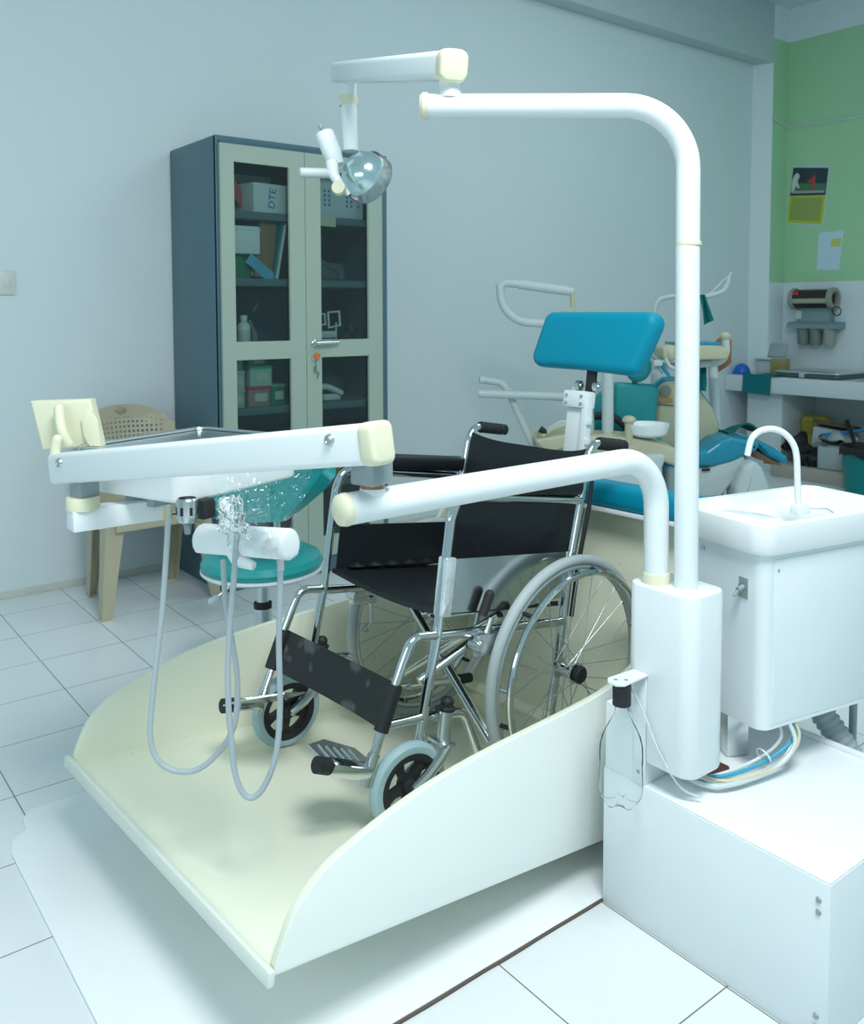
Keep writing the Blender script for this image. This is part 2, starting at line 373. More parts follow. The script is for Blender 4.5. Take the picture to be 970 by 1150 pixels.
b = B(); b.box((7.018, 1.318, 1.88), (0.164, 5.636, 3.76)); struct('wall_right', b, wall_mat('painted_right_wall', 0.0))
b = B(); b.box((2.75, 1.45, 3.81), (8.7, 6.1, 0.1)); struct('ceiling', b, simple('ceiling_paint', (0.66, 0.72, 0.75), 0.8))
b = B(); b.box((2.668, 4.206, 3.525), (8.536, 0.1395, 0.47), bev=0.008); struct('trim_1', b, simple('beam_paint', (0.52, 0.60, 0.63), 0.8))
b = B(); b.box((2.52, 4.272, 0.016), (8.24, 0.008, 0.032), bev=0.002); struct('baseboard_back', b, mat('dusty_skirting', (0.56, 0.58, 0.53), 0.7, var=0.2, scale=10))
# ------------------------------------------------------------------ floor plate and equipment box
b = B()
out = [(0.458, 1.252), (0.458, 2.22), (0.470, 2.268), (0.487, 2.288), (0.508, 2.298), (0.512, 2.325), (0.516, 2.355), (0.532, 2.383), (0.56, 2.392), (2.1, 2.392), (2.1, 1.252)]
b.prism(out, (0.0, 0.006), bev=0.0015)
solo('base_plate', b, PLATEW, 'flat white board on the tiles under the tilting platform, one corner notched', 'base plate', (1.2, 1.8, 0))
b = B(); pts = [(0.46+i*0.0485, 1.249+random.uniform(-.0012, .0012), 0.0025) for i in range(21)]
b.tube(pts, 0.0035, 6)
solo('floor_cable', b, simple('grimy_cable', (0.10, 0.08, 0.06), 0.7), 'thin dark grimy strip along the near edge of the white floor board', 'cable', (1.0, 1.249, 0))
eb = thing('equipment_box', 'big plain white box on the floor, carrying the column and spittoon', 'box', (1.66, 0.99, 0))
b = B(); b.box((1.667, 0.995, 0.15), (0.475, 0.508, 0.30), bev=0.003); part('body', b, BOXW, eb)
b = B(); b.box((1.667, 0.995, 0.3015), (0.471, 0.504, 0.003), bev=0.001); part('top_sheet', b, PLATEW, eb)
b = B(); b.box((1.8985, 0.995, 0.308), (0.012, 0.50, 0.012), bev=0.002); part('edge_strip', b, WHITE, eb)
for z in (0.265, 0.243, 0.055, 0.035):
    b = B(); b.lathe([(0, 0), (0.0055, 0), (0.0045, 0.0025), (0, 0.003)], place((1.4295, 0.762, z), frame_from((-1, 0, 0))), 12); part('screw', b, GREYM, eb)

# ------------------------------------------------------------------ tilting wheelchair platform
PO, PU, PV, PW = (1.572, 1.812, 0.077), (0.989, 0.057, -0.136), (-0.058, 0.998, 0.0), (0.135, 0.008, 0.991)
PM = Matrix(((PU[0], PV[0], PW[0], PO[0]), (PU[1], PV[1], PW[1], PO[1]), (PU[2], PV[2], PW[2], PO[2]), (0, 0, 0, 1)))
VN, VF = -0.494, 0.424
pf = thing('wheelchair_platform', 'cream tilting wheelchair platform with curved side walls and blue padded head end', 'platform', M=PM)
XZ = Matrix(((1, 0, 0), (0, 0, -1), (0, 1, 0)))   # prism outline (u, w), thickness along -v
b = B(); b.box((-0.325, (VN+VF)/2, -0.005), (1.31, VF-VN-0.002, 0.010), bev=0.002); part('floor_panel', b, CREAM, pf, True)
b = B(); b.box((-0.975, (VN+VF)/2, -0.0065), (0.014, VF-VN+0.03, 0.027), bev=0.004); part('front_lip', b, mat('pale_lip', (0.72, 0.77, 0.70), 0.4), pf, True)
topc = smooth_path([(-0.968, 0.0, 0), (-0.949, 0.065, 0), (-0.926, 0.104, 0), (-0.878, 0.147, 0), (-0.818, 0.177, 0), (-0.742, 0.208, 0), (-0.66, 0.235, 0), (-0.571, 0.257, 0), (-0.475, 0.276, 0), (-0.372, 0.293, 0), (-0.26, 0.312, 0), (-0.163, 0.332, 0), (-0.076, 0.362, 0), (0.0, 0.406, 0), (0.065, 0.462, 0), (0.123, 0.540, 0), (0.165, 0.605, 0), (0.215, 0.655, 0), (0.29, 0.668, 0)], 5)
side = [(p.x, p.y) for p in topc]+[(0.335, 0.668), (0.335, 0.06), (0.32, 0.02), (0.29, -0.006), (-0.1, -0.006)]+[(-0.44, -0.006), (-0.80, -0.006), (-0.966, -0.006)]
PALE = mat('pale_outer_paint', (0.82, 0.86, 0.82), 0.4)
for v, s_ in ((VN, -1), (VF, 1)):
    b = B(); b.prism(side, (-0.009, 0.009), place((0, v, 0), XZ), bev=0.003)
    for f_ in b.bm.faces:
        if f_.calc_center_median().y*s_ > v*s_+0.004: f_.material_index = 1
    part('side_panel', b, [CREAM, PALE], pf, True)
b = B(); b.box((0.325, (VN+VF)/2, 0.345), (0.02, VF-VN, 0.66), bev=0.004); part('back_panel', b, CREAM, pf, True)
b = B(); b.tube([(0.312, VN+.012, 0.012), (0.312, VF-.012, 0.012)], 0.022, 8); part('back_fillet', b, CREAM, pf, True)
b = B(); b.box((0.325, 0.02, 0.677), (0.15, 1.03, 0.013), bev=0.003); part('pad_ledge', b, WHITE, pf, True)
b = B(); b.box((0.325, 0.02, 0.718), (0.155, 1.05, 0.07), bev=0.024, seg=4); part('padded_rest', b, TEALPAD, pf, True, 'blue vinyl cushion along the top')
hp = part('headrest_post', (lambda b: (b.box((0.33, 0.040, 0.855), (0.035, 0.074, 0.30), bev=0.004), b.box((0.322, 0.040, 0.985), (0.05, 0.088, 0.052), bev=0.005), b.box((0.315, 0.0, 0.87), (0.03, 0.02, 0.26), bev=0.002), b)[-1])(B()), WHITE, pf, True)
for vv, ww in ((0.07, 0.995), (0.07, 0.972), (0.012, 0.995), (0.012, 0.972)):
    b = B(); b.lathe([(0, 0), (0.006, 0), (0.005, 0.003), (0, 0.004)], place((0.297, vv, ww), frame_from((-1, 0, 0))), 12); part('bolt', b, STEEL, hp, True)
for ww in (0.80, 0.86, 0.92):
    b = B(); b.box((0.313, -0.012, ww), (0.02, 0.012, 0.02), bev=0.002); part('latch_tooth', b, WHITE, hp, True)
b = B(); b.box((0.355, 0.026, 1.045), (0.014, 0.034, 0.12), bev=0.003); b.box((0.36, 0.026, 1.10), (0.03, 0.034, 0.014), bev=0.003); part('headrest_bracket', b, BLACKR, hp, True)
for vv in (-0.006, 0.062):
    b = B(); b.cyl((0.345, vv-0.008, 1.028), (0.345, vv+0.008, 1.028), 0.016, seg=20); b.cyl((0.345, vv-0.011, 1.028), (0.345, vv+0.011, 1.028), 0.007, seg=14); part('hinge_knob', b, STEEL, hp, True)
b = B(); outl = [(p.x, p.y) for p in round_path([Vector((0.275, 1.083, 0)), Vector((0.218, 1.262, 0)), Vector((-0.228, 1.255, 0)), Vector((-0.155, 1.070, 0)), Vector((0.18, 1.078, 0)), Vector((0.275, 1.083, 0))][1:4]+[], 0.03)]
q = [Vector((0.06, 1.077, 0)), Vector((0.272, 1.079, 0)), Vector((0.215, 1.258, 0)), Vector((-0.226, 1.258, 0)), Vector((-0.147, 1.066, 0)), Vector((0.06, 1.077, 0))]
outl = [(p.x, p.y) for p in round_path(q, 0.036)][:-1]
YZ = Matrix(((0, 0, 1), (1, 0, 0), (0, 1, 0)))   # outline (v, w), thickness along u
RT = Matrix.Rotation(math.radians(8), 3, 'Y')
b = B(); b.prism(outl, (-0.035, 0.035), place((0.355, 0, 0), YZ), bev=0.026, seg=5); part('headrest', b, TEALPAD, pf, True, 'blue vinyl head cushion')
b = B(); b.box((-0.05, -0.03, -0.034), (0.30, 0.5, 0.048), bev=0.004); part('tilt_mechanism', b, GREYM, pf, True)
# ------------------------------------------------------------------ wheelchair (u backwards, v to the far side, w up)
wc = thing('wheelchair', 'empty chrome wheelchair with black vinyl seat standing on the cream platform', 'wheelchair', M=PM)
R = 0.0115; VS = 0.228
def two(name, f, m, label=None):
    res = []
    for s in (-1, 1):
        b = B(); f(b, s); res.append(part(name, b, m, wc, True, label))
    return res
def side_frame(b, s):
    v = s*VS
    b.tube([(-0.447, v, 0.185), (-0.424, v, 0.42), (-0.418, v, 0.68), (-0.40, v, 0.732), (-0.30, v, 0.729), (0.046, v, 0.719)], R, 14, fillet=0.055)
    b.tube([(-0.001, v, 0.14), (0.010, v, 0.30), (0.022, v, 0.56), (0.043, v, 0.72), (0.053, v, 0.835), (0.075, v, 0.872), (0.15, v, 0.868)], R, 14, fillet=0.05)
    b.tube([(-0.42, v, 0.412), (0.014, v, 0.405)], R, 14)
    b.tube([(-0.437, v, 0.233), (-0.315, v, 0.226), (-0.25, v, 0.112), (0.0, v, 0.112), (0.0, v, 0.16)], R, 14, fillet=0.04)
two('side_frame', side_frame, CHROME)
def arm_pad(b, s): b.box((-0.14, s*VS, 0.757), (0.335, 0.050, 0.044), bev=0.016, seg=3)
two('armrest', arm_pad, BLACKV)
def skirt(b, s):
    o = [(-0.395, 0.585), (0.03, 0.585), (0.03, 0.47), (-0.06, 0.462), (-0.14, 0.452), (-0.395, 0.452)]
    b.prism(o, (-0.002, 0.002), place((0, s*(VS-0.006), 0), XZ))
b = B(); skirt(b, -1); part('skirt_guard', b, mat('polished_sheet', (0.62, 0.68, 0.68), 0.16, 1.0), wc, True, 'polished metal side panel')
b = B(); skirt(b, 1); part('skirt_guard', b, BLACKV, wc, True, 'black side panel')
b = B(); b.box((-0.415, -VS, 0.525), (0.032, 0.03, 0.135), bev=0.004); part('clear_wrap', b, mat('shiny_wrap', (0.75, 0.80, 0.83), 0.12, 0.55, bump=0.6, bscale=30), wc, True, 'shiny clear tape wrapped round the post')
b = B()
def seatf(a, c):
    v = -0.222+0.444*c; u = -0.405+0.40*a
    return (u+0.03*(1-(2*c-1)**2)*(1-a), v, 0.470-0.035*(1-(2*c-1)**2)*(0.75+0.25*a)-0.012*a)
b.surf(seatf, 12, 20, 0.012); part('seat', b, BLACKV, wc, True)
b = B()
for k in range(6):
    u = -0.36+k*0.062
    b.surf(lambda a, c, u=u: (u+0.055*a, 0.222-0.02*c, 0.472+0.010*math.sin(PI*a)*math.sin(PI*(0.3+0.7*c))), 6, 3, 0.002)
part('seat_edge', b, BLACKV, wc, True)
b = B()
def backf(a, c):
    v = -0.226+0.452*c; w = 0.475+a*0.368; x = (2*c-1)
    return (0.012+0.042*a+0.030*(1-x*x), v, w+a*0.020*(x*x)*(x*x) - a*0.006)
b.surf(backf, 16, 20, 0.010); part('backrest', b, BLACKV, wc, True)
def grip(b, s):
    b.lathe([(0, 0), (0.0155, 0), (0.017, 0.004)]+[(0.0165+0.0015*math.cos(k*PI), 0.012+k*0.008) for k in range(12)]+[(0.017, 0.112), (0.012, 0.118), (0, 0.119)], place((0.092, s*VS, 0.871), frame_from((1, 0, -0.03))), 20)
two('push_handle', grip, BLACKR)
def hanger(b, s):
    v = s*VS
    b.tube([(-0.425, v, 0.415), (-0.500, v, 0.418), (-0.520, v, 0.36), (-0.535, v, 0.312), (-0.592, v, 0.112)], R*0.95, 14, fillet=0.035)
    b.tube([(-0.548, v, 0.232), (-0.437, v, 0.233)], R*0.9, 14)
    b.cyl((-0.574, v, 0.175), (-0.592, v, 0.112), 0.014, seg=16)
two('footrest_hanger', hanger, CHROME)
def calf(a, c):
    v = -0.245+0.49*c; t = 1-(2*c-1)**2
    return (-0.530-0.028*a+0.062*t, v, 0.320-0.098*a-0.030*t)
b = B(); b.surf(calf, 6, 20, 0.006)
for s in (-1, 1): b.cyl((-0.534, s*VS, 0.318), (-0.562, s*VS, 0.222), 0.0165, seg=16)
part('calf_strap', b, STRAPM, wc, True)
# foot plates: near one folded half up, far one level
def footplate(name, s, tiltd, pitch, wf, tl, lab):
    hinge = Vector((-0.590, s*VS, 0.140)); Mr = Matrix.Rotation(math.radians(pitch), 3, 'Y') @ Matrix.Rotation(math.radians(tiltd), 3, 'X')
    T = place(hinge, Mr); d = -s
    b = B()
    o = [(-0.105, 0.012*d), (0.035, 0.012*d), (0.050, 0.05*d*wf), (0.030, 0.145*d*wf), (-0.05, 0.172*d*wf), (-0.115, 0.12*d*wf)]
    b.prism(o if d > 0 else o[::-1], (-0.002, 0.002), T)
    for k in range(5): b.tube([T @ Vector((-0.085+0.022*k, 0.035*d, 0.003)), T @ Vector((-0.085+0.022*k, 0.125*d*wf, 0.003))], 0.002, 6)
    p = part(name, b, mat('foot_plate_metal', (0.66, 0.72, 0.73), 0.25, 0.9), wc, True, lab)
    b = B(); b.box(((0.012-tl)/2, 0.004*d, 0.0), (tl+0.012, 0.036, 0.032), bev=0.009); bm_apply(b, T); part('hinge_tube', b, CHROME, p, True)
    b = B(); b.cyl((-tl-0.033, 0.004*d, 0.0), (-tl, 0.004*d, 0.0), 0.0175, seg=20); bm_apply(b, T); part('rubber_cap', b, BLACKR, p, True)
def bm_apply(b, T): bmesh.ops.transform(b.bm, matrix=T, verts=b.bm.verts)
footplate('footplate', -1, 12, 17, 0.66, 0.105, 'tilted foot plate')
footplate('footplate', 1, -25, 4, 1.15, 0.070, 'level foot plate')
# X brace under the seat
for s in (-1, 1):
    b = B(); b.tube([(-0.20, s*0.205, 0.435), (-0.20, -s*0.215, 0.13)], R, 14); part('cross_brace', b, CHROME, wc, True)
b = B(); b.cyl((-0.222, 0, 0.282), (-0.178, 0, 0.282), 0.012, seg=14); part('brace_pivot', b, STEEL, wc, True)
# stay under the seat + far tipping lever
b = B(); b.tube([(-0.43, -0.19, 0.30), (-0.27, -0.215, 0.395)], 0.011, 12); part('side_stay', b, STEEL, wc, True)
two('tipping_lever', lambda b, s: b.tube([(-0.10, s*0.215, 0.112), (0.10, s*0.215, 0.108)], 0.0105, 12), CHROME)
two('lever_tip', lambda b, s: b.cyl((0.10, s*0.215, 0.108), (0.145, s*0.215, 0.107), 0.0145, seg=16), BLACKR)
# brakes
def brake_box(b, s):
    v = s*0.246
    b.box((-0.275, v, 0.385), (0.085, 0.024, 0.052), bev=0.006); b.cyl((-0.31, v-s*0.02, 0.385), (-0.31, v+s*0.02, 0.385), 0.013, seg=14)
    b.cyl((-0.25, v-s*0.02, 0.372), (-0.25, v+s*0.022, 0.372), 0.010, seg=14)
    b.tube([(-0.245, v, 0.36), (-0.238, v, 0.305), (-0.262, v, 0.285), (-0.225, v+s*0.03, 0.272)], 0.006, 8)
    b.tube([(-0.285, v, 0.40), (-0.272, v, 0.445)], 0.007, 8)
two('brake_mechanism', brake_box, STEEL)
two('brake_lever', lambda b, s: (b.cyl((-0.248, s*0.25, 0.392), (-0.178, s*0.25, 0.452), 0.0125, 0.0145, seg=16), b.sphere((-0.178, s*0.25, 0.452), 0.0145, u=12, v=8)), BLACKR)
b = B(); b.cyl((-0.300, -0.243, 0.452), (-0.283, -0.243, 0.50), 0.011, 0.012, seg=14); b.sphere((-0.283, -0.243, 0.50), 0.012, u=12, v=8); part('skirt_lever', b, BLACKR, wc, True)
b = B(); b.tube([(0.066, -0.24, 0.845), (0.058, -0.244, 0.70), (0.036, -0.243, 0.55), (0.03, -0.242, 0.42)], 0.006, 8); part('brake_cable', b, BLACKR, wc, True)
# rear wheels
AX = lambda s: frame_from((0, s, 0))
WHEEL_V = 0.275; RW = 0.294
def rear_wheel(s):
    T = place((0, s*WHEEL_V, RW), AX(s))
    b = B(); b.torus(T, RW-0.013, 0.0135, 96, 12, 1.05); wp = part('rear_wheel', b, TYREG, wc, True, 'large spoked wheel with grey tyre')
    b = B(); b.torus(T, RW-0.030, 0.0075, 96, 8, 1.4); part('wheel_rim', b, mat('grey_rim', (0.50, 0.55, 0.56), 0.3, 0.7), wp, True)
    b = B(); b.torus(place((0, s*(WHEEL_V+0.042), RW), AX(s)), RW-0.036, 0.0085, 96, 10); part('hand_rim', b, CHROME, wp, True)
    for k in range(6):
        a = 2*PI*(k+0.35)/6; x, z = math.cos(a), math.sin(a); b = B()
        b.cyl((x*(RW-0.032), s*(WHEEL_V+0.004), RW+z*(RW-0.032)), (x*(RW-0.036), s*(WHEEL_V+0.040), RW+z*(RW-0.036)), 0.0055, seg=10)
        part('hand_rim_stud', b, BLACKR, wp, True)
    b = B(); b.lathe([(0, -0.05), (0.010, -0.05), (0.010, -0.035), (0.024, -0.035), (0.024, -0.029), (0.013, -0.026), (0.013, 0.016), (0.026, 0.019), (0.026, 0.025), (0.014, 0.027), (0.014, 0.03), (0, 0.03)], T, 24); part('hub', b, CHROME, wp, True)
    b = B(); b.lathe([(0, 0.028), (0.020, 0.028), (0.022, 0.033), (0.022, 0.040), (0.018, 0.044), (0, 0.045)], T, 24); part('hub_cap', b, BLACKR, wp, True)
    first = None
    for k in range(28):
        M = place((0, s*WHEEL_V, RW), AX(s)) @ Matrix.Rotation(2*PI*k/28, 4, 'Z')
        if k % 4 == 0 or first is None: pass
        out_ = (k % 2 == 0); lead = 1 if (k//2) % 2 == 0 else -1
        b = B(); a = lead*1.15
        b.cyl((0.023*math.cos(a), 0.023*math.sin(a), 0.022 if out_ else -0.032), (RW-0.033, 0, 0), 0.0014, seg=5)
        bm_apply(b, M); part('spoke', b, mat('spoke_wire', (0.50, 0.54, 0.54), 0.45, 0.8), wp, True)
    return wp
rear_wheel(-1); rear_wheel(1)
# front casters, forks swung forward
def caster(s, swing):
    ps = Vector((-0.395, s*0.252, 0)); dirv = Vector((-math.cos(swing), math.sin(swing), 0)); ax = Vector((math.sin(swing), math.cos(swing), 0))
    c = ps+dirv*0.088+Vector((0, 0, 0.0965)); T = place(c, frame_from(ax))
    b = B(); b.lathe([(0.060, -0.012), (0.073, -0.0165), (0.088, -0.015), (0.0955, -0.007), (0.0965, 0), (0.0955, 0.007), (0.088, 0.015), (0.073, 0.0165), (0.060, 0.012)], T, 56); cp = part('caster_wheel', b, TYREB, wc, True, 'small front wheel with pale blue-grey tyre')
    b = B(); b.lathe([(0.058, -0.013), (0.074, -0.0175), (0.077, -0.012), (0.077, 0.012), (0.074, 0.0175), (0.058, 0.013), (0.056, 0.0), (0.058, -0.013)], T, 48)
    b.lathe([(0, -0.02), (0.017, -0.02), (0.020, -0.012), (0.020, 0.012), (0.017, 0.02), (0, 0.02)], T, 24)
    for k in range(5):
        a = 2*PI*k/5+0.3; b.box((0, 0, 0), (1, 1, 1)) if False else None
        M = T @ Matrix.Rotation(a, 4, 'Z'); o = [(0.013, -0.011), (0.040, -0.0075), (0.062, -0.017), (0.062, 0.017), (0.040, 0.0075), (0.013, 0.011)]
        b.prism(o, (-0.009, 0.009), M)
    part('caster_rim', b, BLACKR, cp, True)
    b = B(); b.lathe([(0, -0.034), (0.006, -0.034), (0.006, 0.034), (0, 0.034)], T, 12); part('axle', b, STEEL, cp, True)
    b = B()
    b.cyl(ps+Vector((0, 0, 0.185)), ps+Vector((0, 0, 0.252)), 0.0165, seg=20)
    b.tube([ps+Vector((0, -s*0.03, 0.228)), Vector((-0.437, s*VS, 0.228))], 0.010, 10)
    part('caster_barrel', b, STEEL, wc, True)
    b = B(); b.lathe([(0, 0), (0.020, 0), (0.021, 0.006), (0.015, 0.010), (0.0155, 0.022), (0.010, 0.029), (0, 0.031)], place(ps+Vector((0, 0, 0.25)), Matrix.Identity(3)), 20); b.box(ps+Vector((-0.022, 0, 0.258)), (0.02, 0.014, 0.012), bev=0.003); part('barrel_cap', b, BLACKR, wc, True)
    b = B()
    for q in (-1, 1):
        o = ax*(0.0245*q)
        b.tube([ps+dirv*0.004+o+Vector((0, 0, 0.180)), ps+dirv*0.022+o+Vector((0, 0, 0.155)), ps+dirv*0.052+o+Vector((0, 0, 0.122)), c+o], [0.010, 0.0125, 0.0125, 0.0105], 10)
    b.box(ps+dirv*0.006+Vector((0, 0, 0.181)), (0.036, 0.064, 0.010), M=frame_from((0, 0, 1), dirv), bev=0.003)
    part('caster_fork', b, STEEL, wc, True)
caster(-1, 0.10); caster(1, 0.05)
# ------------------------------------------------------------------ support column with lower arm and tall lamp pole
sc = thing('support_column', 'white housing on the box corner carrying a low bent arm and tall pole', 'support column', (1.49, 1.12, 0.303))
b = B(); b.prism(rrect(0.121, 0.166, 0.032, 6), (0.355, 0.722), place((1.4895, 1.112, 0)), bev=0.006); part('housing', b, WHITE, sc)
b = B(); b.box((1.479, 1.194, 0.375), (0.096, 0.104, 0.144), bev=0.003); part('plinth', b, WHITE, sc)
b = B(); b.prism(rrect(0.11, 0.085, 0.01), (0.303, 0.306), place((1.580, 1.115, 0))); part('rubber_mat', b, simple('rust_brown_mat', (0.10, 0.035, 0.03), 0.8), sc)
b = B(); b.tube([(1.469, 1.147, 0.715), (1.464, 1.147, 0.984), (0.722, 1.158, 0.975)], 0.0252, 28, fillet=0.105, fseg=14); la = part('lower_arm', b, WHITE, sc)
b = B(); b.lathe([(0, -0.012), (0.018, -0.011), (0.0245, -0.006), (0.0262, 0.002), (0.0262, 0.006)], place((0.722, 1.158, 0.975), frame_from((0.742, -0.011, 0.008))), 28); part('end_cap', b, IVORY, la)
b = B(); b.lathe([(0.0252, 0), (0.029, 0), (0.029, 0.016), (0.0275, 0.022), (0.0252, 0.022)], place((1.469, 1.147, 0.722)), 28); part('collar', b, IVORY, la)
b = B(); b.cyl((0.776, 1.157, 0.975), (0.776, 1.157, 1.003), 0.0205, seg=24); part('pivot_socket', b, WHITE, la)
b = B(); b.cyl((0.776, 1.157, 1.003), (0.776, 1.157, 1.011), 0.0190, seg=24); part('pivot_ring', b, COPPER, la)
b = B(); b.tube([(1.488, 1.087, 0.70), (1.480, 1.093, 1.680), (1.075, 1.409, 1.680)], 0.0236, 28, fillet=0.125, fseg=16); tp = part('lamp_pole', b, WHITE, sc)
b = B(); b.lathe([(0.0236, -0.004), (0.0252, -0.003), (0.0252, 0.003), (0.0236, 0.004)], place((1.4834, 1.0905, 1.412)), 28); part('joint_ring', b, IVORY, tp)
b = B(); d = Vector((-0.405, 0.316, 0)).normalized(); b.lathe([(0.0236, -0.004), (0.0262, -0.004), (0.0262, 0.006), (0.020, 0.012), (0, 0.013)], place((1.075, 1.409, 1.680), frame_from(d)), 28); part('end_cap', b, IVORY, tp)
b = B(); b.cyl((1.112, 1.380, 1.695), (1.112, 1.380, 1.722), 0.024, 0.019, seg=24); part('pivot_socket', b, WHITE, tp)
# ------------------------------------------------------------------ operating light on its sprung arm
ol = thing('operating_light', 'overhead dental lamp with silver dish hanging from the tall white pole', 'lamp', (1.112, 1.380, 1.722))
p0, p1 = Vector((1.108, 1.385, 1.757)), Vector((1.350, 2.165, 1.945)); dv = (p1-p0); MB_ = frame_from(dv, (dv.y, -dv.x, 0))
b = B(); b.prism(rrect(0.052, 0.056, 0.014), (-0.015, dv.length), place(p0, MB_), bev=0.004); part('spring_arm', b, WHITE2, ol)
b = B(); b.prism(rrect(0.058, 0.062, 0.018), (-0.046, -0.012), place(p0, MB_), bev=0.007, seg=3); part('arm_end_cap', b, IVORY, ol)
b = B(); b.cyl((1.112, 1.380, 1.718), (1.112, 1.380, 1.742), 0.021, seg=24); part('pivot', b, WHITE, ol)
b = B(); b.lathe([(0, 0), (0.007, 0), (0.006, 0.004), (0, 0.005)], place(p0+MB_ @ Vector((0.0265, 0.0, 0.055)), frame_from(MB_ @ Vector((1, 0, 0)))), 14); part('screw', b, STEEL, ol)
LT = Vector((1.345, 2.112, 1.907)); LB = Vector((1.342, 2.1, 1.719))
b = B(); b.cyl(LT, LB, 0.0225, seg=24); b.cyl(LT+Vector((0, 0, 0.045)), LT, 0.016, seg=18); part('drop_tube', b, WHITE2, ol)
b = B(); b.lathe([(0.0225, -0.013), (0.0265, -0.013), (0.0265, 0.013), (0.0225, 0.013)], place(LT+Vector((0, 0, -0.05))), 24); part('tube_ring', b, IVORY, ol)
ma, mb2 = Vector((1.277, 2.129, 1.764)), Vector((1.301, 2.104, 1.677))
b = B(); b.lathe([(0, -0.006), (0.022, -0.004), (0.0265, 0.002), (0.0265, 0.06), (0.020, (mb2-ma).length)], place(ma, frame_from(mb2-ma)), 24, caps=True); sw = part('swivel_body', b, WHITE2, ol)
b = B(); b.cyl(ma+Vector((0, 0, 0.004)), ma+Vector((-0.009, 0.008, 0.022)), 0.006, seg=10); b.cyl(ma+Vector((0.001, -0.005, 0.006)), ma+Vector((-0.016, -0.001, 0.015)), 0.004, seg=8); part('switch_stub', b, GREYM, sw)
b = B(); b.tube([Vector((1.274, 2.087, 1.681)), Vector((1.271, 2.074, 1.646)), Vector((1.277, 2.054, 1.619)), Vector((1.301, 2.046, 1.592))], [0.017, 0.015, 0.012, 0.006], 14); part('yoke', b, WHITE2, ol)
b = B(); b.lathe([(0, -0.02), (0.017, -0.02), (0.019, -0.015), (0.019, 0.0)], place(Vector((1.272, 2.045, 1.605)), frame_from((0.691, 0.723, -0.111))), 24, caps=True); part('yoke_knob', b, IVORY, ol)
ha, hb = Vector((1.189, 2.112, 1.648)), Vector((1.28, 2.08, 1.65))
b = B(); b.lathe([(0, 0), (0.011, 0.0), (0.0135, 0.003), (0.0135, (hb-ha).length)], place(ha, frame_from(hb-ha)), 20); part('handle', b, GREYW, ol)
DC = Vector((1.37, 2.073, 1.653)); DA = Vector((0.862, 0.13, -0.46)); DM = place(DC, frame_from(DA))
b = B(); b.lathe([(0.0, -0.062), (0.025, -0.058), (0.048, -0.044), (0.062, -0.022), (0.068, 0.0), (0.067, 0.0), (0.061, -0.021), (0.047, -0.042), (0.025, -0.056), (0, -0.060)], DM, 40); ds = part('reflector_dish', b, mat('silvered_dish', (0.55, 0.72, 0.74), 0.18, 0.85), ol)
b = B(); b.lathe([(0.0675, -0.012), (0.071, -0.012), (0.073, 0.0), (0.073, 0.030), (0.066, 0.040), (0.0, 0.044), (0.0, 0.041), (0.064, 0.037), (0.070, 0.028), (0.070, 0.0)], DM, 40); part('clear_cover', b, LENSP, ds)
b = B(); b.lathe([(0.0, -0.015), (0.008, -0.014), (0.011, -0.004), (0.009, 0.008), (0, 0.010)], DM, 16); part('bulb', b, simple('frosted_bulb', (0.85, 0.9, 0.9), 0.3), ds)
# ------------------------------------------------------------------ instrument table on the low arm
it = thing('instrument_table', 'white dental instrument tray on a drooping beam over the low arm', 'instrument table', (0.776, 1.157, 1.011))
q0, q1 = Vector((0.752, 1.105, 1.082)), Vector((0.515, 1.937, 0.955)); bv = q1-q0; MT = frame_from(bv, (bv.y, -bv.x, 0))
b = B(); b.prism(rrect(0.050, 0.063, 0.010), (0.016, bv.length), place(q0, MT), bev=0.004); bp_ = part('beam', b, WHITE2, it)
b = B(); b.prism(rrect(0.054, 0.067, 0.014), (-0.012, 0.020), place(q0, MT), bev=0.008, seg=3); part('beam_end_cap', b, IVORY, it)
for t_ in (0.075, bv.length-0.045):
    b = B(); sgn = 1 if (MT @ Vector((1, 0, 0))).dot(Vector((-0.6, -0.8, 0))) > 0 else -1
    b.lathe([(0, 0.004), (0.004, 0.004), (0.0045, 0.005), (0.0085, 0.004), (0.010, 0)], place(q0+MT @ Vector((sgn*0.025, -0.012 if t_ < 0.5 else -0.012, t_)), frame_from(MT @ Vector((sgn, 0, 0)))), 18); part('pivot_screw', b, STEEL, bp_)
b = B(); b.box((0.770, 1.150, 1.033), (0.052, 0.046, 0.044), M=yaw(0.3), bev=0.004); part('pivot_block', b, GREYM, it)
pb = Vector((0.543, 1.861, 0.922))
b = B(); b.box(pb+Vector((0, 0, 0.005)), (0.045, 0.04, 0.05), M=yaw(0.28), bev=0.004); part('pivot_block', b, GREYM, it)
b = B(); b.lathe([(0.030, -0.014), (0.033, -0.012), (0.033, 0.011), (0.031, 0.014)], place(Vector((0.539, 1.862, 0.891))), 30, caps=True); part('pivot_disc', b, IVORY, it)
b = B(); c0 = Vector((0.537, 1.862, 0.862)); b.box((c0.x+0.075, c0.y+0.0, c0.z-0.003), (0.20, 0.05, 0.044), bev=0.004); part('bar', b, WHITE2, it)
b = B(); b.cyl((c0.x, c0.y, c0.z-0.03), (c0.x, c0.y, c0.z-0.018), 0.005, seg=10); part('bar_bolt', b, GREYM, it)
TA = Vector((0.673, 1.681, 0)); TX = Vector((0.935, 0.354, 0)); TY = Vector((-0.354, 0.935, 0)); TM = Matrix(((0.935, -0.354, 0), (0.354, 0.935, 0), (0, 0, 1)))
tcn = TA+TX*0.175+TY*0.155
b = B(); b.prism(rrect(0.36, 0.32, 0.03), (0.90, 0.982), place(tcn, TM), bev=0.008, seg=3); tb = part('tray_body', b, WHITE2, it)
b = B(); b.prism(rrect(0.37, 0.32, 0.03), (0.984, 0.988), place(tcn, TM))
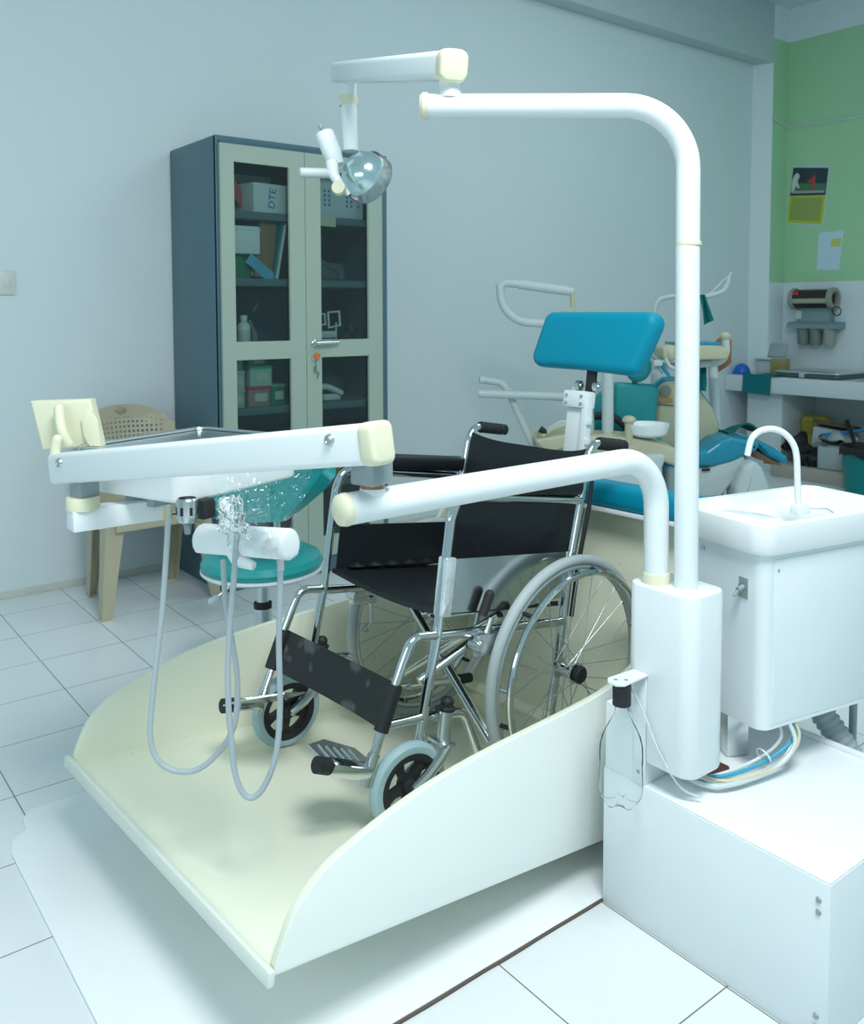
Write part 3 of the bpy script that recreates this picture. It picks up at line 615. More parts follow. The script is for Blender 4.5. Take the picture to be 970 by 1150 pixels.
for r_, h_ in ((0.012, 0.0),): b.tube([Vector((x, y, 0.992)) for x, y in [(tcn.x+TX.x*u+TY.x*v, tcn.y+TX.y*u+TY.y*v) for u, v in rrect(0.365, 0.315, 0.03)]], 0.004, 8, closed=True)
part('metal_tray', b, STEEL, it)
b = B(); b.box(tcn+TX*(-0.05)+TY*0.02+Vector((0, 0, 0.885)), (0.16, 0.09, 0.03), M=TM, bev=0.003); part('under_bracket', b, GREYM, it)
hc = Vector((0.675, 1.654, 0.892))
b = B(); b.lathe([(0.0, -0.024), (0.012, -0.024), (0.018, -0.020), (0.0205, -0.012), (0.0205, 0.022), (0.017, 0.026)], place(hc), 24); fb = part('filter_bowl', b, STEEL, it)
b = B()
for k in range(7):
    a = 2*PI*k/7+0.2; b.box(hc+Vector((0.0205*math.cos(a), 0.0205*math.sin(a), 0.002)), (0.002, 0.006, 0.016), M=yaw(a), bev=0.0005)
part('bowl_slot', b, BLACKR, fb)
b = B(); b.cyl(hc+Vector((0, 0, -0.045)), hc+Vector((0, 0, -0.022)), 0.006, 0.009, seg=12); part('drain_tip', b, GREYM, fb)
b = B(); b.box(Vector((0.726, 1.691, 0.884)), (0.035, 0.03, 0.04), M=TM, bev=0.004); part('valve_block', b, BLACKR, it)
b = B(); b.box(Vector((0.667, 1.735, 0.873)), (0.008, 0.02, 0.026), M=TM, bev=0.002); part('yellow_tube_clip', b, simple('yellow_tube', (0.62, 0.50, 0.12), 0.5), it)
# cream handle head at the far end of the beam
M_ = place(Vector((0.563, 2.033, 1.033)), yaw(-0.6627) @ XZ)
o_ = [(-0.076, 0.053), (-0.053, -0.055), (0.076, -0.045), (0.055, 0.057)]
b = B(); b.prism(o_, (-0.018, 0.018), M_, bev=0.006, seg=3); hh = part('handle_head', b, IVORY, it)
b = B(); b.prism([(0.037, 0.014), (0.045, 0.029), (0.059, 0.033), (0.072, 0.014), (0.078, -0.045), (0.053, -0.045), (0.041, -0.022)], (0.014, 0.026), M_, bev=0.003); part('side_boss', b, IVORY, hh)
b = B(); b.tube(smooth_path([(0.536, 2.006, 1.072), (0.535, 1.998, 1.048), (0.537, 1.988, 1.022), (0.548, 1.984, 0.995)], 4), [0.011]*13, 12); b.sphere((0.536, 2.006, 1.072), 0.011, u=12, v=8); part('grip_finger', b, IVORY, hh)
b = B(); b.tube(smooth_path([(0.514, 1.942, 1.014), (0.51, 1.944, 0.995), (0.508, 1.944, 0.97), (0.509, 1.94, 0.938)], 4), [0.011]*13, 12); b.sphere((0.514, 1.942, 1.014), 0.011, u=12, v=8); part('grip_finger', b, IVORY, hh)
# handpiece holder bar with four hoses
k0, k1 = Vector((0.687, 1.616, 0.842)), Vector((0.775, 1.421, 0.856)); kd = k1-k0; KM = frame_from(kd, (0, 0, 1))
dsec = [(0.031*math.cos(a), 0.031*math.sin(a)) for a in [(-0.62+k*0.12)*PI for k in range(11)]]+[(-0.020, 0.024), (-0.028, 0.0), (-0.024, -0.022)]
b = B(); b.prism(dsec, (0, kd.length), place(k0, KM), bev=0.008, seg=3); hb_ = part('holder_bar', b, WHITE2, it)
b = B(); b.tube([(0.719, 1.572, 0.925), (0.712, 1.554, 0.877), (0.705, 1.532, 0.846), (0.712, 1.506, 0.82), (0.729, 1.479, 0.813)], [0.014, 0.014, 0.015, 0.014, 0.008], 14); part('holder_arm', b, WHITE2, it)
H1 = smooth_path([(0.632, 1.639, 0.911), (0.628, 1.637, 0.857), (0.615, 1.637, 0.715), (0.601, 1.639, 0.61), (0.591, 1.641, 0.522), (0.587, 1.64, 0.479), (0.592, 1.633, 0.439), (0.607, 1.62, 0.415), (0.63, 1.601, 0.405), (0.658, 1.58, 0.41), (0.687, 1.559, 0.439), (0.707, 1.546, 0.474), (0.718, 1.541, 0.513), (0.722, 1.543, 0.586), (0.717, 1.553, 0.657), (0.71, 1.563, 0.726), (0.71, 1.57, 0.809)], 5)
b = B(); b.tube(H1, 0.0056, 10); part('hose', b, HOSE, it)
H2 = smooth_path([(0.707, 1.501, 0.875), (0.698, 1.501, 0.78), (0.689, 1.501, 0.7), (0.684, 1.5, 0.622), (0.682, 1.495, 0.548), (0.684, 1.489, 0.491), (0.686, 1.484, 0.44), (0.694, 1.475, 0.403), (0.707, 1.463, 0.388), (0.723, 1.452, 0.4), (0.74, 1.441, 0.44), (0.751, 1.437, 0.491), (0.757, 1.438, 0.564), (0.76, 1.445, 0.679), (0.768, 1.449, 0.816)], 5)
b = B(); b.tube(H2, 0.0056, 10); part('hose', b, HOSE, it)
b = B(); b.cyl((0.768, 1.449, 0.806), (0.768, 1.449, 0.826), 0.0075, seg=12); part('hose_fitting', b, STEEL, it)
# crumpled clear film round the tray corner and holder
def filmf(seed, c0, c1, c2, c3, amp):
    rnd = random.Random(seed); ph = [rnd.uniform(0, 6.28) for _ in range(8)]
    a0, a1, a2, a3 = map(Vector, (c0, c1, c2, c3)); n = Vector((-0.614, -0.787, 0.061))
    def f(u, v):
        p = (a0*(1-u)+a1*u)*(1-v)+(a3*(1-u)+a2*u)*v
        h = math.sin(9*u+7*v+ph[0])+0.8*math.sin(17*u-11*v+ph[1])+0.6*math.sin(29*v+13*u+ph[2])+0.5*math.sin(41*u+ph[3]+6*v)
        return p+n*(amp*h)+Vector((amp*0.6*math.sin(23*v+ph[4]), 0, amp*0.7*math.sin(19*u+ph[5])))
    return f
b = B()
b.surf(filmf(1, (0.668, 1.527, 0.981), (0.746, 1.454, 0.993), (0.738, 1.428, 0.901), (0.674, 1.504, 0.909), 0.003), 30, 24)
b.surf(filmf(2, (0.67, 1.495, 0.919), (0.724, 1.441, 0.926), (0.749, 1.389, 0.839), (0.676, 1.473, 0.853), 0.0035), 26, 26)
b.surf(filmf(3, (0.662, 1.491, 0.945), (0.697, 1.464, 0.952), (0.701, 1.43, 0.877), (0.66, 1.475, 0.884), 0.0045), 22, 22)
solo('plastic_film', b, FILM, 'crumpled clear plastic film wrapped over the instrument tray corner and holder', 'plastic film', (0.702, 1.457, 0.913), sharp=180)
# ------------------------------------------------------------------ spittoon
SPM = place((1.612, 0.992, 0.303), yaw(math.radians(-10.5)))
sp = thing('spittoon', 'white spittoon basin with thin curved tap on its white cabinet', 'spittoon', M=SPM)
def ring(b, w, h, cx, cy, r, z): return [b.bm.verts.new((cx+x, cy+y, z)) for x, y in rrect(w, h, r, 6)]
b = B(); W_, H_ = 0.455, 0.275; cx, cy = W_/2, H_/2; Z0 = 0.542
spec = [(W_-.03, H_-.03, .03, Z0-.066), (W_-.014, H_-.014, .04, Z0-.066), (W_-.004, H_-.004, .042, Z0-.055), (W_, H_, .044, Z0-.014), (W_-.004, H_-.004, .042, Z0-.004), (W_-.014, H_-.014, .036, Z0), (W_-.034, H_-.034, .034, Z0-.002), (W_-.050, H_-.050, .034, Z0-.012), (W_-.085, H_-.085, .045, Z0-.030), (W_-.17, H_-.15, .055, Z0-.046), (W_-.30, H_-.20, .03, Z0-.052)]
rings = [ring(b, w, h, cx, cy, r, z) for w, h, r, z in spec]
for A, C in zip(rings, rings[1:]):
    for k in range(len(A)): b.bm.faces.new((A[k], A[(k+1) % len(A)], C[(k+1) % len(A)], C[k]))
b.bm.faces.new(rings[-1]); b.bm.faces.new(list(reversed(rings[0]))); b._fin(list(b.bm.verts))
b.box((0.115, 0.15, Z0-0.030), (0.075, 0.14, 0.03), bev=0.013, seg=3)
bs = part('basin', b, mat('white_ceramic', (0.84, 0.87, 0.88), 0.14, coat=0.3), sp, True)
b = B(); b.box((0.232, 0.138, 0.2895), (0.42, 0.24, 0.372), bev=0.026, seg=5, edges='z'); cb = part('cabinet', b, BOXW, sp, True)
b = B(); b.box((0.233, 0.138, 0.288), (0.36, 0.2425, 0.35), bev=0.001); part('front_panel', b, BOXW, cb, True)
b = B(); b.box((0.0212, 0.072, 0.395), (0.003, 0.026, 0.044), bev=0.001); kp = part('switch_plate', b, STEEL, cb, True)
b = B(); b.cyl((0.020, 0.072, 0.397), (0.005, 0.072, 0.392), 0.006, seg=12); b.cyl((0.008, 0.072, 0.392), (-0.004, 0.074, 0.380), 0.0035, seg=10); part('toggle_switch', b, GREYM, kp, True)
b = B(); b.cyl((0.023, 0.19, 0.452), (0.018, 0.19, 0.452), 0.006, seg=14); part('cabinet_lock', b, STEEL, cb, True)
b = B(); b.lathe([(0, 0), (0.003, 0), (0.002, 0.002), (0, 0.002)], place((0.062, 0.0165, 0.44), frame_from((0, -1, 0))), 8); part('screw', b, GREYM, cb, True)
FP = Vector((1.868, 1.062, 0.833))
b = B(); b.box(SPM.inverted() @ FP, (0.040, 0.028, 0.022), bev=0.005); fb2 = part('tap_base', b, WHITE2, sp, True)
b = B(); pts = smooth_path([FP+Vector(q) for q in [(-0.003, 0.003, 0.008), (-0.002, 0.007, 0.064), (-0.002, 0.011, 0.121), (-0.009, 0.018, 0.151), (-0.024, 0.032, 0.173), (-0.045, 0.049, 0.181), (-0.066, 0.065, 0.175), (-0.081, 0.075, 0.157), (-0.089, 0.079, 0.121)]], 5); b.tube(pts, 0.0072, 12); part('tap_spout', b, WHITE2, sp)
b = B(); b.tube([FP+Vector(q) for q in [(0.011, -0.008, 0.002), (0.046, -0.036, 0.002), (0.058, -0.046, -0.008)]], 0.0018, 6); part('flush_wire', b, STEEL, sp)
b = B(); b.box((1.702, 1.115, 0.362), (0.05, 0.05, 0.115), M=yaw(-0.5), bev=0.002); part('support_post', b, STEEL, sp)
b = B(); b.cyl((2.03, 1.01, 0.0), (2.03, 1.01, 0.44), 0.009, seg=12); part('drain_pipe', b, GREYM, sp)
# ------------------------------------------------------------------ corrugated waste hose, cable bundle, water bottle
b = B(); hp_ = smooth_path([(1.945, 1.085, 0.415), (1.955, 1.07, 0.37), (1.975, 1.00, 0.275), (2.02, 0.93, 0.15), (2.12, 0.86, 0.06), (2.28, 0.80, 0.035)], 34)
rr = [0.0300+(0.0 if i % 4 < 2 else -0.0035) for i in range(len(hp_))]
b.tube(hp_, rr, 20)
solo('waste_hose', b, simple('grey_corrugated_hose', (0.36, 0.42, 0.44), 0.5), 'grey corrugated hose dropping to the floor behind the big white box', 'hose', (2.0, 0.95, 0.03), sharp=60)
cb_ = thing('cable_bundle', 'bundle of thin pale cables looping from the housing to the spittoon', 'cables', (1.60, 1.06, 0.306))
base = [(1.500, 1.150, 0.350), (1.515, 1.105, 0.318), (1.552, 1.050, 0.316), (1.675, 1.018, 0.325), (1.735, 0.995, 0.365), (1.728, 1.02, 0.415)]
cm = [simple('cable_white', (0.75, 0.8, 0.8), 0.4), simple('cable_grey', (0.42, 0.5, 0.52), 0.4), simple('cable_cream', (0.66, 0.62, 0.42), 0.4), simple('cable_cyan', (0.05, 0.42, 0.62), 0.4), simple('cable_clear', (0.6, 0.68, 0.68), 0.25), simple('cable_white', (0, 0, 0)), simple('cable_clear', (0, 0, 0))]
for k in range(7):
    ox, oy, oz = random.uniform(-.016, .016), random.uniform(-.020, .020), random.uniform(0, .014)
    pts = smooth_path([(x+ox*(1 if i not in (0, 5) else .4), y+oy-(0.010 if 0 < i < 4 else 0)*(k % 3), z+oz*(1 if i < 4 else 1.5)) for i, (x, y, z) in enumerate(base)], 6)
    b = B(); b.tube(pts, 0.0036 if k != 4 else 0.0048, 8); part('cable', b, cm[k], cb_)
b = B(); b.torus(place((1.677, 1.022, 0.336), frame_from((0.8, -0.2, 0.35))), 0.019, 0.002, 20, 6); part('cable_tie', b, WHITE2, cb_)
bh = thing('bottle_bracket', 'white angled bracket screwed to the housing above the plastic bottle', 'bracket', (1.424, 1.15, 0.43))
b = B(); b.box((1.4265, 1.150, 0.430), (0.003, 0.030, 0.222), bev=0.001); b.prism([(1.352, 1.128), (1.338, 1.140), (1.338, 1.160), (1.352, 1.172), (1.428, 1.168), (1.428, 1.132)], (0.5385, 0.5425)); br_ = part('angle_plate', b, WHITE, bh)
for x, y, z, n in ((1.372, 1.142, 0.5425, (0, 0, 1)), (1.357, 1.156, 0.5425, (0, 0, 1)), (1.425, 1.152, 0.332, (-1, 0, 0))):
    b = B(); b.lathe([(0.0, 0.0006), (0.003, 0.0006), (0.0045, 0.0)], place((x, y, z), frame_from(n)), 12); part('screw', b, GREYM, br_)
wb = thing('water_bottle', 'empty clear plastic bottle hanging upright by its black cap from the bracket', 'bottle', (1.369, 1.150, 0.285))
zc = 0.5385
b = B(); b.lathe([(0.0, 0.0), (0.0185, 0.0), (0.0185, 0.046), (0.017, 0.048), (0, 0.048)], place((1.369, 1.150, zc-0.048)), 28); part('cap', b, BLACKR, wb)
def bot(a, c):
    t = 2*PI*a; z = c
    prof = [(0.0, .012), (0.18, .020), (0.34, .026), (0.42, 0.034)]
    return None
b = B(); prof = [(0.0135, zc-0.048), (0.0138, zc-0.062), (0.017, zc-0.072), (0.028, zc-0.092), (0.039, zc-0.115), (0.0432, zc-0.135), (0.0438, zc-0.16), (0.0425, zc-0.175), (0.0438, zc-0.19), (0.0438, zc-0.212), (0.043, zc-0.228)]
seg = 40; rings = []
for r, z in prof: rings.append([b.bm.verts.new((1.369+r*math.cos(2*PI*k/seg), 1.150+r*math.sin(2*PI*k/seg), z)) for k in range(seg)])
for r, z, am in ((0.0405, zc-0.240, 0.35), (0.034, zc-0.250, 0.8), (0.022, zc-0.252, 1.0), (0.008, zc-0.243, 0.3)):
    rings.append([b.bm.verts.new((1.369+r*math.cos(2*PI*k/seg), 1.150+r*math.sin(2*PI*k/seg), z+am*0.011*(0.5+0.5*math.cos(5*2*PI*k/seg)))) for k in range(seg)])
for A, C in zip(rings, rings[1:]):
    for k in range(seg): b.bm.faces.new((A[k], A[(k+1) % seg], C[(k+1) % seg], C[k]))
b.bm.faces.new(rings[-1]); b._fin(list(b.bm.verts)); part('bottle_body', b, PET, wb, sharp=70)
b = B(); b.tube(smooth_path([(1.395, 1.155, 0.525), (1.428-0.012, 1.135, 0.47), (1.422, 1.10, 0.40), (1.44, 1.06, 0.335), (1.47, 1.03, 0.315)], 6), 0.0022, 8); part('water_line', b, simple('cable_clear', (0, 0, 0)), wb)
# ------------------------------------------------------------------ glass door cabinet
CX0, CX1, CYF, CYB, CZ = 1.685, 2.605, 3.742, 4.262, 2.060
ca = thing('glass_door_cabinet', 'tall blue-grey steel cabinet with two sage glazed doors against the wall', 'cabinet', ((CX0+CX1)/2, 4.0, 0))
b = B()
b.box((CX0+0.0075, 4.0, CZ/2), (0.015, CYB-CYF, CZ), bev=0.003); b.box((CX1-0.0075, 4.0, CZ/2), (0.015, CYB-CYF, CZ), bev=0.003)
b.box(((CX0+CX1)/2, 4.0, CZ-0.0125), (CX1-CX0-.001, CYB-CYF-.001, 0.025), bev=0.003); b.box(((CX0+CX1)/2, 4.0, 0.04), (CX1-CX0-.002, CYB-CYF-.002, 0.08), bev=0.003)
b.box(((CX0+CX1)/2, CYB-0.006, CZ/2), (CX1-CX0-.02, 0.010, CZ-.02))
b.box((CX0+0.011, CYF+0.008, CZ/2), (0.022, 0.018, CZ-.001), bev=0.002); b.box((CX1-0.017, CYF+0.008, CZ/2), (0.034, 0.018, CZ-.001), bev=0.002); b.box(((CX0+CX1)/2, CYF+0.008, CZ-0.017), (CX1-CX0-.001, 0.018, 0.034), bev=0.002)
part('body', b, CABB, ca)
SH = [1.738, 1.432, 1.108, 0.835, 0.45]
for z in SH:
    b = B(); b.box(((CX0+CX1)/2, 4.005, z-0.0175), (CX1-CX0-0.034, 0.47, 0.035), bev=0.002); part('shelf', b, CABI, ca)
DZ0, DZ1 = 0.085, 2.025; RZ = [(0.085+0.10, 0.555), (0.64, 1.060), (1.143, 1.948)]
def door(x0, x1, lx, rx, tops):
    b = B(); yc = CYF-0.008
    b.box(((x0+lx)/2, yc, (DZ0+DZ1)/2), (lx-x0, 0.018, DZ1-DZ0)); b.box(((x1+rx)/2, yc, (DZ0+DZ1)/2), (x1-rx, 0.018, DZ1-DZ0))
    zs = [DZ0]+[z for r in tops for z in r]+[DZ1]
    for k in range(0, len(zs), 2): b.box(((lx+rx)/2, yc, (zs[k]+zs[k+1])/2), (rx-lx, 0.018, zs[k+1]-zs[k]))
    d = part('door', b, CABD, ca)
    for z0, z1 in tops:
        b = B(); b.box(((lx+rx)/2, yc+0.006, (z0+z1)/2), (rx-lx+.01, 0.003, z1-z0+.01)); part('glass_pane', b, PANE, d)
    return d
d1 = door(1.700, 2.124, 1.766, 2.043, RZ); d2 = door(2.127, 2.565, 2.209, 2.483, RZ)
b = B(); b.lathe([(0, 0), (0.017, 0), (0.017, 0.008), (0.011, 0.012), (0.010, 0.028), (0, 0.030)], place((2.165, CYF-0.017, 1.128), frame_from((0, -1, 0))), 20)
b.tube([(2.165, CYF-0.044, 1.128), (2.20, CYF-0.048, 1.130), (2.285, CYF-0.046, 1.131)], [0.011, 0.010, 0.009], 12); part('handle', b, CHROME, d2)
b = B(); b.lathe([(0, 0), (0.013, 0), (0.012, 0.006), (0, 0.007)], place((2.163, CYF-0.017, 1.055), frame_from((0, -1, 0))), 18); part('lock', b, STEEL, d2)
b = B(); b.lathe([(0, 0), (0.017, 0), (0.016, 0.005), (0, 0.006)], place((2.178, CYF-0.024, 1.066), frame_from((0, -1, 0.1))), 18); solo('key_ring_tag', b, simple('orange_tag', (0.70, 0.18, 0.04), 0.4), 'round orange key tag hanging at the cabinet lock', 'key tag', (2.178, CYF-0.026, 1.06))
b = B(); b.tube([(2.170, CYF-0.024, 1.05), (2.174, CYF-0.022, 1.01), (2.180, CYF-0.022, 0.985)], 0.0022, 6); b.box((2.166, CYF-0.022, 1.0), (0.008, 0.002, 0.035), bev=0.0008); b.box((2.184, CYF-0.022, 0.975), (0.008, 0.002, 0.03), M=Matrix.Rotation(0.3, 3, 'Y'), bev=0.0008); solo('cabinet_keys', b, simple('green_key', (0.12, 0.30, 0.22), 0.3, 0.5), 'small keys dangling from the cabinet lock', 'keys', (2.175, CYF-0.024, 1.0))
b = B(); b.box((2.255, CYF+0.026, 1.717), (0.13, 0.003, 0.048), M=Matrix.Rotation(0.03, 3, 'Y')); solo('shelf_tag', b, simple('cream_label', (0.55, 0.55, 0.42), 0.6), 'small cream paper tag on the front of the top right shelf', 'label', (2.255, CYF+.026, 1.717))
CARD = simple('brown_card', (0.24, 0.15, 0.075), 0.8); WBOX = simple('white_carton', (0.62, 0.68, 0.70), 0.6); BLUEI = simple('blue_ink', (0.03, 0.14, 0.42), 0.6)
b = B(); b.box((1.80, 4.03, CZ+0.012), (0.10, 0.26, 0.022), M=yaw(0.1), bev=0.003); solo('card_box', b, simple('faded_pink_card', (0.42, 0.30, 0.27), 0.8), 'flat faded brown box lying on the cabinet top at left', 'box', (1.80, 4.03, CZ))
b = B(); b.box((2.17, 3.93, CZ+0.007), (0.34, 0.20, 0.012), M=yaw(-0.12), bev=0.002); b.box((2.16, 3.94, CZ+0.017), (0.30, 0.19, 0.006), M=yaw(-0.06), bev=0.002); solo('paper_stack', b, simple('grey_paper', (0.46, 0.50, 0.50), 0.8), 'pale papers lying on the cabinet top near the middle', 'papers', (2.17, 3.93, CZ))
def carton(name, c, d, m, label, rot=0.0, group=None, txt=None):
    group = group or 'cartons in the glazed cabinet'
    t = thing(name, label, 'box', (c[0], c[1], c[2]-d[2]/2), None, group)
    M = yaw(rot); b = B(); b.box(c, d, M=M, bev=0.002); bx = part('carton', b, m, t)
    b = B(); b.box((Vector(c)+Vector((0, 0, d[2]/2+0.0006))), (d[0]*0.98, 0.004, 0.001), M=M); part('lid_seam', b, simple('tape', (0.5, 0.52, 0.48), 0.5), bx)
    if txt:
        b = B(); F = Vector(c)+M @ Vector((txt[2], -d[1]/2-0.0012, txt[3])); T = place(F, M @ Matrix.Rotation(PI/2, 3, 'X') @ Matrix.Rotation(txt[4], 3, 'Z')); text_into(b, txt[0], txt[1], T); part('printed_letters', b, txt[5], bx)
    return t, bx, M
t, bx, M = carton('supply_box', (1.985, 3.90, 1.738+0.068), (0.24, 0.22, 0.135), WBOX, 'white carton printed DTE on the top left shelf', 0.16, None, ('DTE', 0.052, -0.015, 0.0, 1.45, BLUEI))
b = B()
for k in range(5): b.box(Vector((1.985, 3.90, 1.806))+M @ Vector((0.075+0.007*(k % 2), -0.1112, -0.045+k*0.018)), (0.012, 0.001, 0.010), M=M)
part('fine_print', b, GREYM, bx)
carton('supply_box', (2.00, 4.125, 1.738+0.105), (0.24, 0.14, 0.21), WBOX, 'taller plain white carton behind the DTE carton', 0.05, None)
carton('supply_box', (2.225, 3.91, 1.738+0.09), (0.055, 0.20, 0.18), WBOX, 'narrow white carton standing at the left of the top right shelf', 0.12, None)
t, bx, M = carton('supply_box', (2.385, 3.91, 1.738+0.105), (0.245, 0.20, 0.21), simple('grey_white_carton', (0.52, 0.60, 0.62), 0.6), 'wide printed white carton on the top right shelf', -0.04, None)
b = B()
for k in range(4):
    for i, x in enumerate((-0.095, -0.07, 0.03, 0.055, 0.095)): b.box(Vector((2.385, 3.91, 1.843))+M @ Vector((x, -0.1012, -0.04+k*0.022)), (0.010, 0.001, 0.013), M=M)
part('fine_print', b, BLUEI, bx)
b = B(); b.surf(lambda u, v: (1.790+0.035*v+0.085*u, 3.84+0.03*u, 1.742+0.135*(1-u)**0.8*(0.55+0.45*v)+0.012), 10, 6, 0.006); solo('pink_folder', b, simple('pink_red_folder', (0.45, 0.10, 0.10), 0.6), 'curved red folder leaning at the left of the top left shelf', 'folder', (1.80, 3.87, 1.74))
b = B(); b.surf(lambda u, v: (1.775+0.12*u, 3.90+0.12*v, 1.745+0.150*math.sin(PI*(0.15+0.55*u))), 10, 4, 0.004); solo('brown_pouch', b, simple('dark_brown_pouch', (0.12, 0.075, 0.06), 0.7), 'dark curved pouch behind the red folder on the top shelf', 'pouch', (1.83, 3.96, 1.74))
# second shelf left
carton('supply_box', (1.83, 3.92, 1.432+0.055), (0.13, 0.16, 0.11), simple('green_carton', (0.03, 0.20, 0.10), 0.6), 'green carton under the white foam box on the second shelf', 0.05)
b = B(); b.box((1.835, 3.90, 1.432+0.11+0.068), (0.19, 0.20, 0.13), bev=0.008); b.box((1.835, 3.90, 1.432+0.11+0.115), (0.197, 0.207, 0.004), bev=0.001); solo('foam_box', b, simple('white_foam', (0.70, 0.76, 0.77), 0.7), 'white foam box on top of the green carton in the cabinet', 'box', (1.835, 3.90, 1.542))
b = B(); b.box((1.965, 3.92, 1.432+0.150), (0.09, 0.22, 0.29), M=Matrix.Rotation(0.13, 3, 'Y'), bev=0.002); solo('brown_file', b, CARD, 'brown card file standing tilted on the second shelf', 'file', (1.955, 3.92, 1.435))
for k, (nm, col, lab) in enumerate((('book', (0.0, 0.20, 0.22), 'thin teal book leaning next to the brown file'), ('book', (0.66, 0.70, 0.72), 'thin white book leaning outermost right on the second shelf'))):
    b = B(); b.box((2.024+k*0.018, 3.90, 1.432+0.135), (0.012, 0.19, 0.27), M=Matrix.Rotation(0.19, 3, 'Y'), bev=0.001); b.box((2.024+k*0.018, 3.898, 1.432+0.135), (0.008, 0.188, 0.266), M=Matrix.Rotation(0.19, 3, 'Y')); solo(nm, b, simple('book_%s' % ('teal' if k == 0 else 'white'), col, 0.5), lab, 'book', (2.0+k*.018, 3.90, 1.435), 'books in the glazed cabinet')
b = B(); b.surf(lambda u, v: (1.855+0.125*u+0.030*v, 3.806-0.004*math.sin(7*u), 1.508-0.095*u+0.042*v), 10, 4, 0.002); solo('blue_packet', b, simple('blue_film', (0.10, 0.38, 0.55), 0.25), 'crinkled pale blue packet hanging over the second shelf edge', 'packet', (1.92, 3.806, 1.44))
b = B(); b.box((1.915, 3.88, 1.49), (0.012, 0.10, 0.09), M=Matrix.Rotation(0.25, 3, 'Y'), bev=0.001); b.box((1.922, 3.88, 1.530), (0.004, 0.09, 0.004)); solo('yellow_card', b, simple('yellow_card', (0.62, 0.48, 0.05), 0.6), 'thin yellow card between the blue packet and brown file', 'card', (1.90, 3.84, 1.44))
# third shelf
def bottle(name, c, r, h, m, lab, capm=None):
    t = thing(name, lab, 'bottle', c, None, 'bottles on the third shelf'); x, y, z = c
    b = B(); b.lathe([(0, 0), (r, 0), (r, h*0.66), (r*0.85, h*0.74), (r*0.42, h*0.80), (r*0.42, h*0.86)], place(c), 20, caps=True); bo = part('bottle_body', b, m, t)
    b = B(); b.cyl((x, y, z+h*0.84), (x, y, z+h), r*0.55, seg=16); part('cap', b, capm or m, t)
    b = B(); b.lathe([(r*1.01, h*0.2), (r*1.01, h*0.55)], place(c), 20); part('label', b, simple('bottle_label', (0.55, 0.6, 0.58), 0.6), bo)
bottle('medicine_bottle', (1.868, 3.86, 1.108), 0.031, 0.155, simple('white_bottle', (0.66, 0.72, 0.72), 0.4), 'white bottle with white cap on the third shelf at left')
bottle('medicine_bottle', (1.910, 3.93, 1.108), 0.026, 0.13, simple('pale_green_bottle', (0.42, 0.55, 0.50), 0.4), 'smaller grey-green bottle behind the white bottle')
carton('supply_box', (1.795, 3.87, 1.108+0.052), (0.045, 0.06, 0.075), simple('dark_red_carton', (0.25, 0.06, 0.08), 0.6), 'small dark red box left of the white bottle')
b = B(); b.sphere((1.79, 3.89, 1.225), (0.028, 0.028, 0.022)); b.cyl((1.79, 3.89, 1.19), (1.79, 3.89, 1.216), 0.02, seg=14); solo('white_jar', b, simple('white_bottle', (0, 0, 0)), 'small white round jar on the dark red box', 'jar', (1.79, 3.89, 1.198))
b = B(); b.box((1.825, 3.815, 1.108+0.013), (0.105, 0.055, 0.026), bev=0.003); b.box((1.825, 3.7868, 1.108+0.013), (0.09, 0.001, 0.012)); solo('blue_box', b, simple('bright_blue_box', (0.02, 0.26, 0.42), 0.5), 'flat bright blue box in front of the white bottle', 'box', (1.825, 3.815, 1.108))
b = B(); b.tube([(1.915, 3.90, 1.24), (1.95, 3.90, 1.17), (1.95, 3.90, 1.115)], 0.008, 8); b.tube([(1.90, 3.88, 1.20), (1.925, 3.88, 1.20), (1.93, 3.88, 1.115)], 0.006, 8); b.tube([(1.95, 3.93, 1.28), (2.04, 3.98, 1.36)], 0.006, 8); solo('metal_stand', b, simple('dull_grey_tool', (0.26, 0.31, 0.31), 0.4, 0.4), 'grey bent metal stand right of the bottles on the third shelf', 'stand', (1.93, 3.90, 1.108))
# third shelf right: model articulator, lever, dark bundle
ar = thing('jaw_model_stand', 'white hinged jaw model frame on the third right shelf', 'jaw model', (2.315, 3.86, 1.108))
b = B(); b.tube([(2.25, 3.85, 1.21), (2.25, 3.85, 1.265), (2.30, 3.85, 1.268), (2.305, 3.85, 1.215)], 0.006, 8, closed=True); b.tube([(2.325, 3.85, 1.20), (2.32, 3.85, 1.275), (2.385, 3.85, 1.28), (2.39, 3.85, 1.21)], 0.007, 8, closed=True); part('upper_frame', b, WHITE2, ar)
b = B(); b.box((2.315, 3.86, 1.165), (0.10, 0.06, 0.035), bev=0.010); b.box((2.29, 3.86, 1.128), (0.13, 0.07, 0.03), bev=0.010); part('plaster_cast', b, mat('plaster_white', (0.62, 0.68, 0.67), 0.7, bump=0.4), ar)
b = B(); b.cyl((2.27, 3.84, 1.14), (2.27, 3.84, 1.225), 0.006, seg=10); b.cyl((2.36, 3.84, 1.14), (2.36, 3.84, 1.225), 0.006, seg=10); part('hinge_rods', b, STEEL, ar)
b = B(); b.sphere((2.43, 3.88, 1.15), (0.055, 0.06, 0.042)); b.sphere((2.40, 3.85, 1.135), (0.045, 0.04, 0.027)); b.sphere((2.455, 3.86, 1.19), (0.03, 0.04, 0.05)); solo('dark_bag', b, mat('black_bag', (0.012, 0.014, 0.016), 0.5, bump=0.6, bscale=40), 'dark crumpled bag right of the jaw model', 'bag', (2.43, 3.87, 1.108))
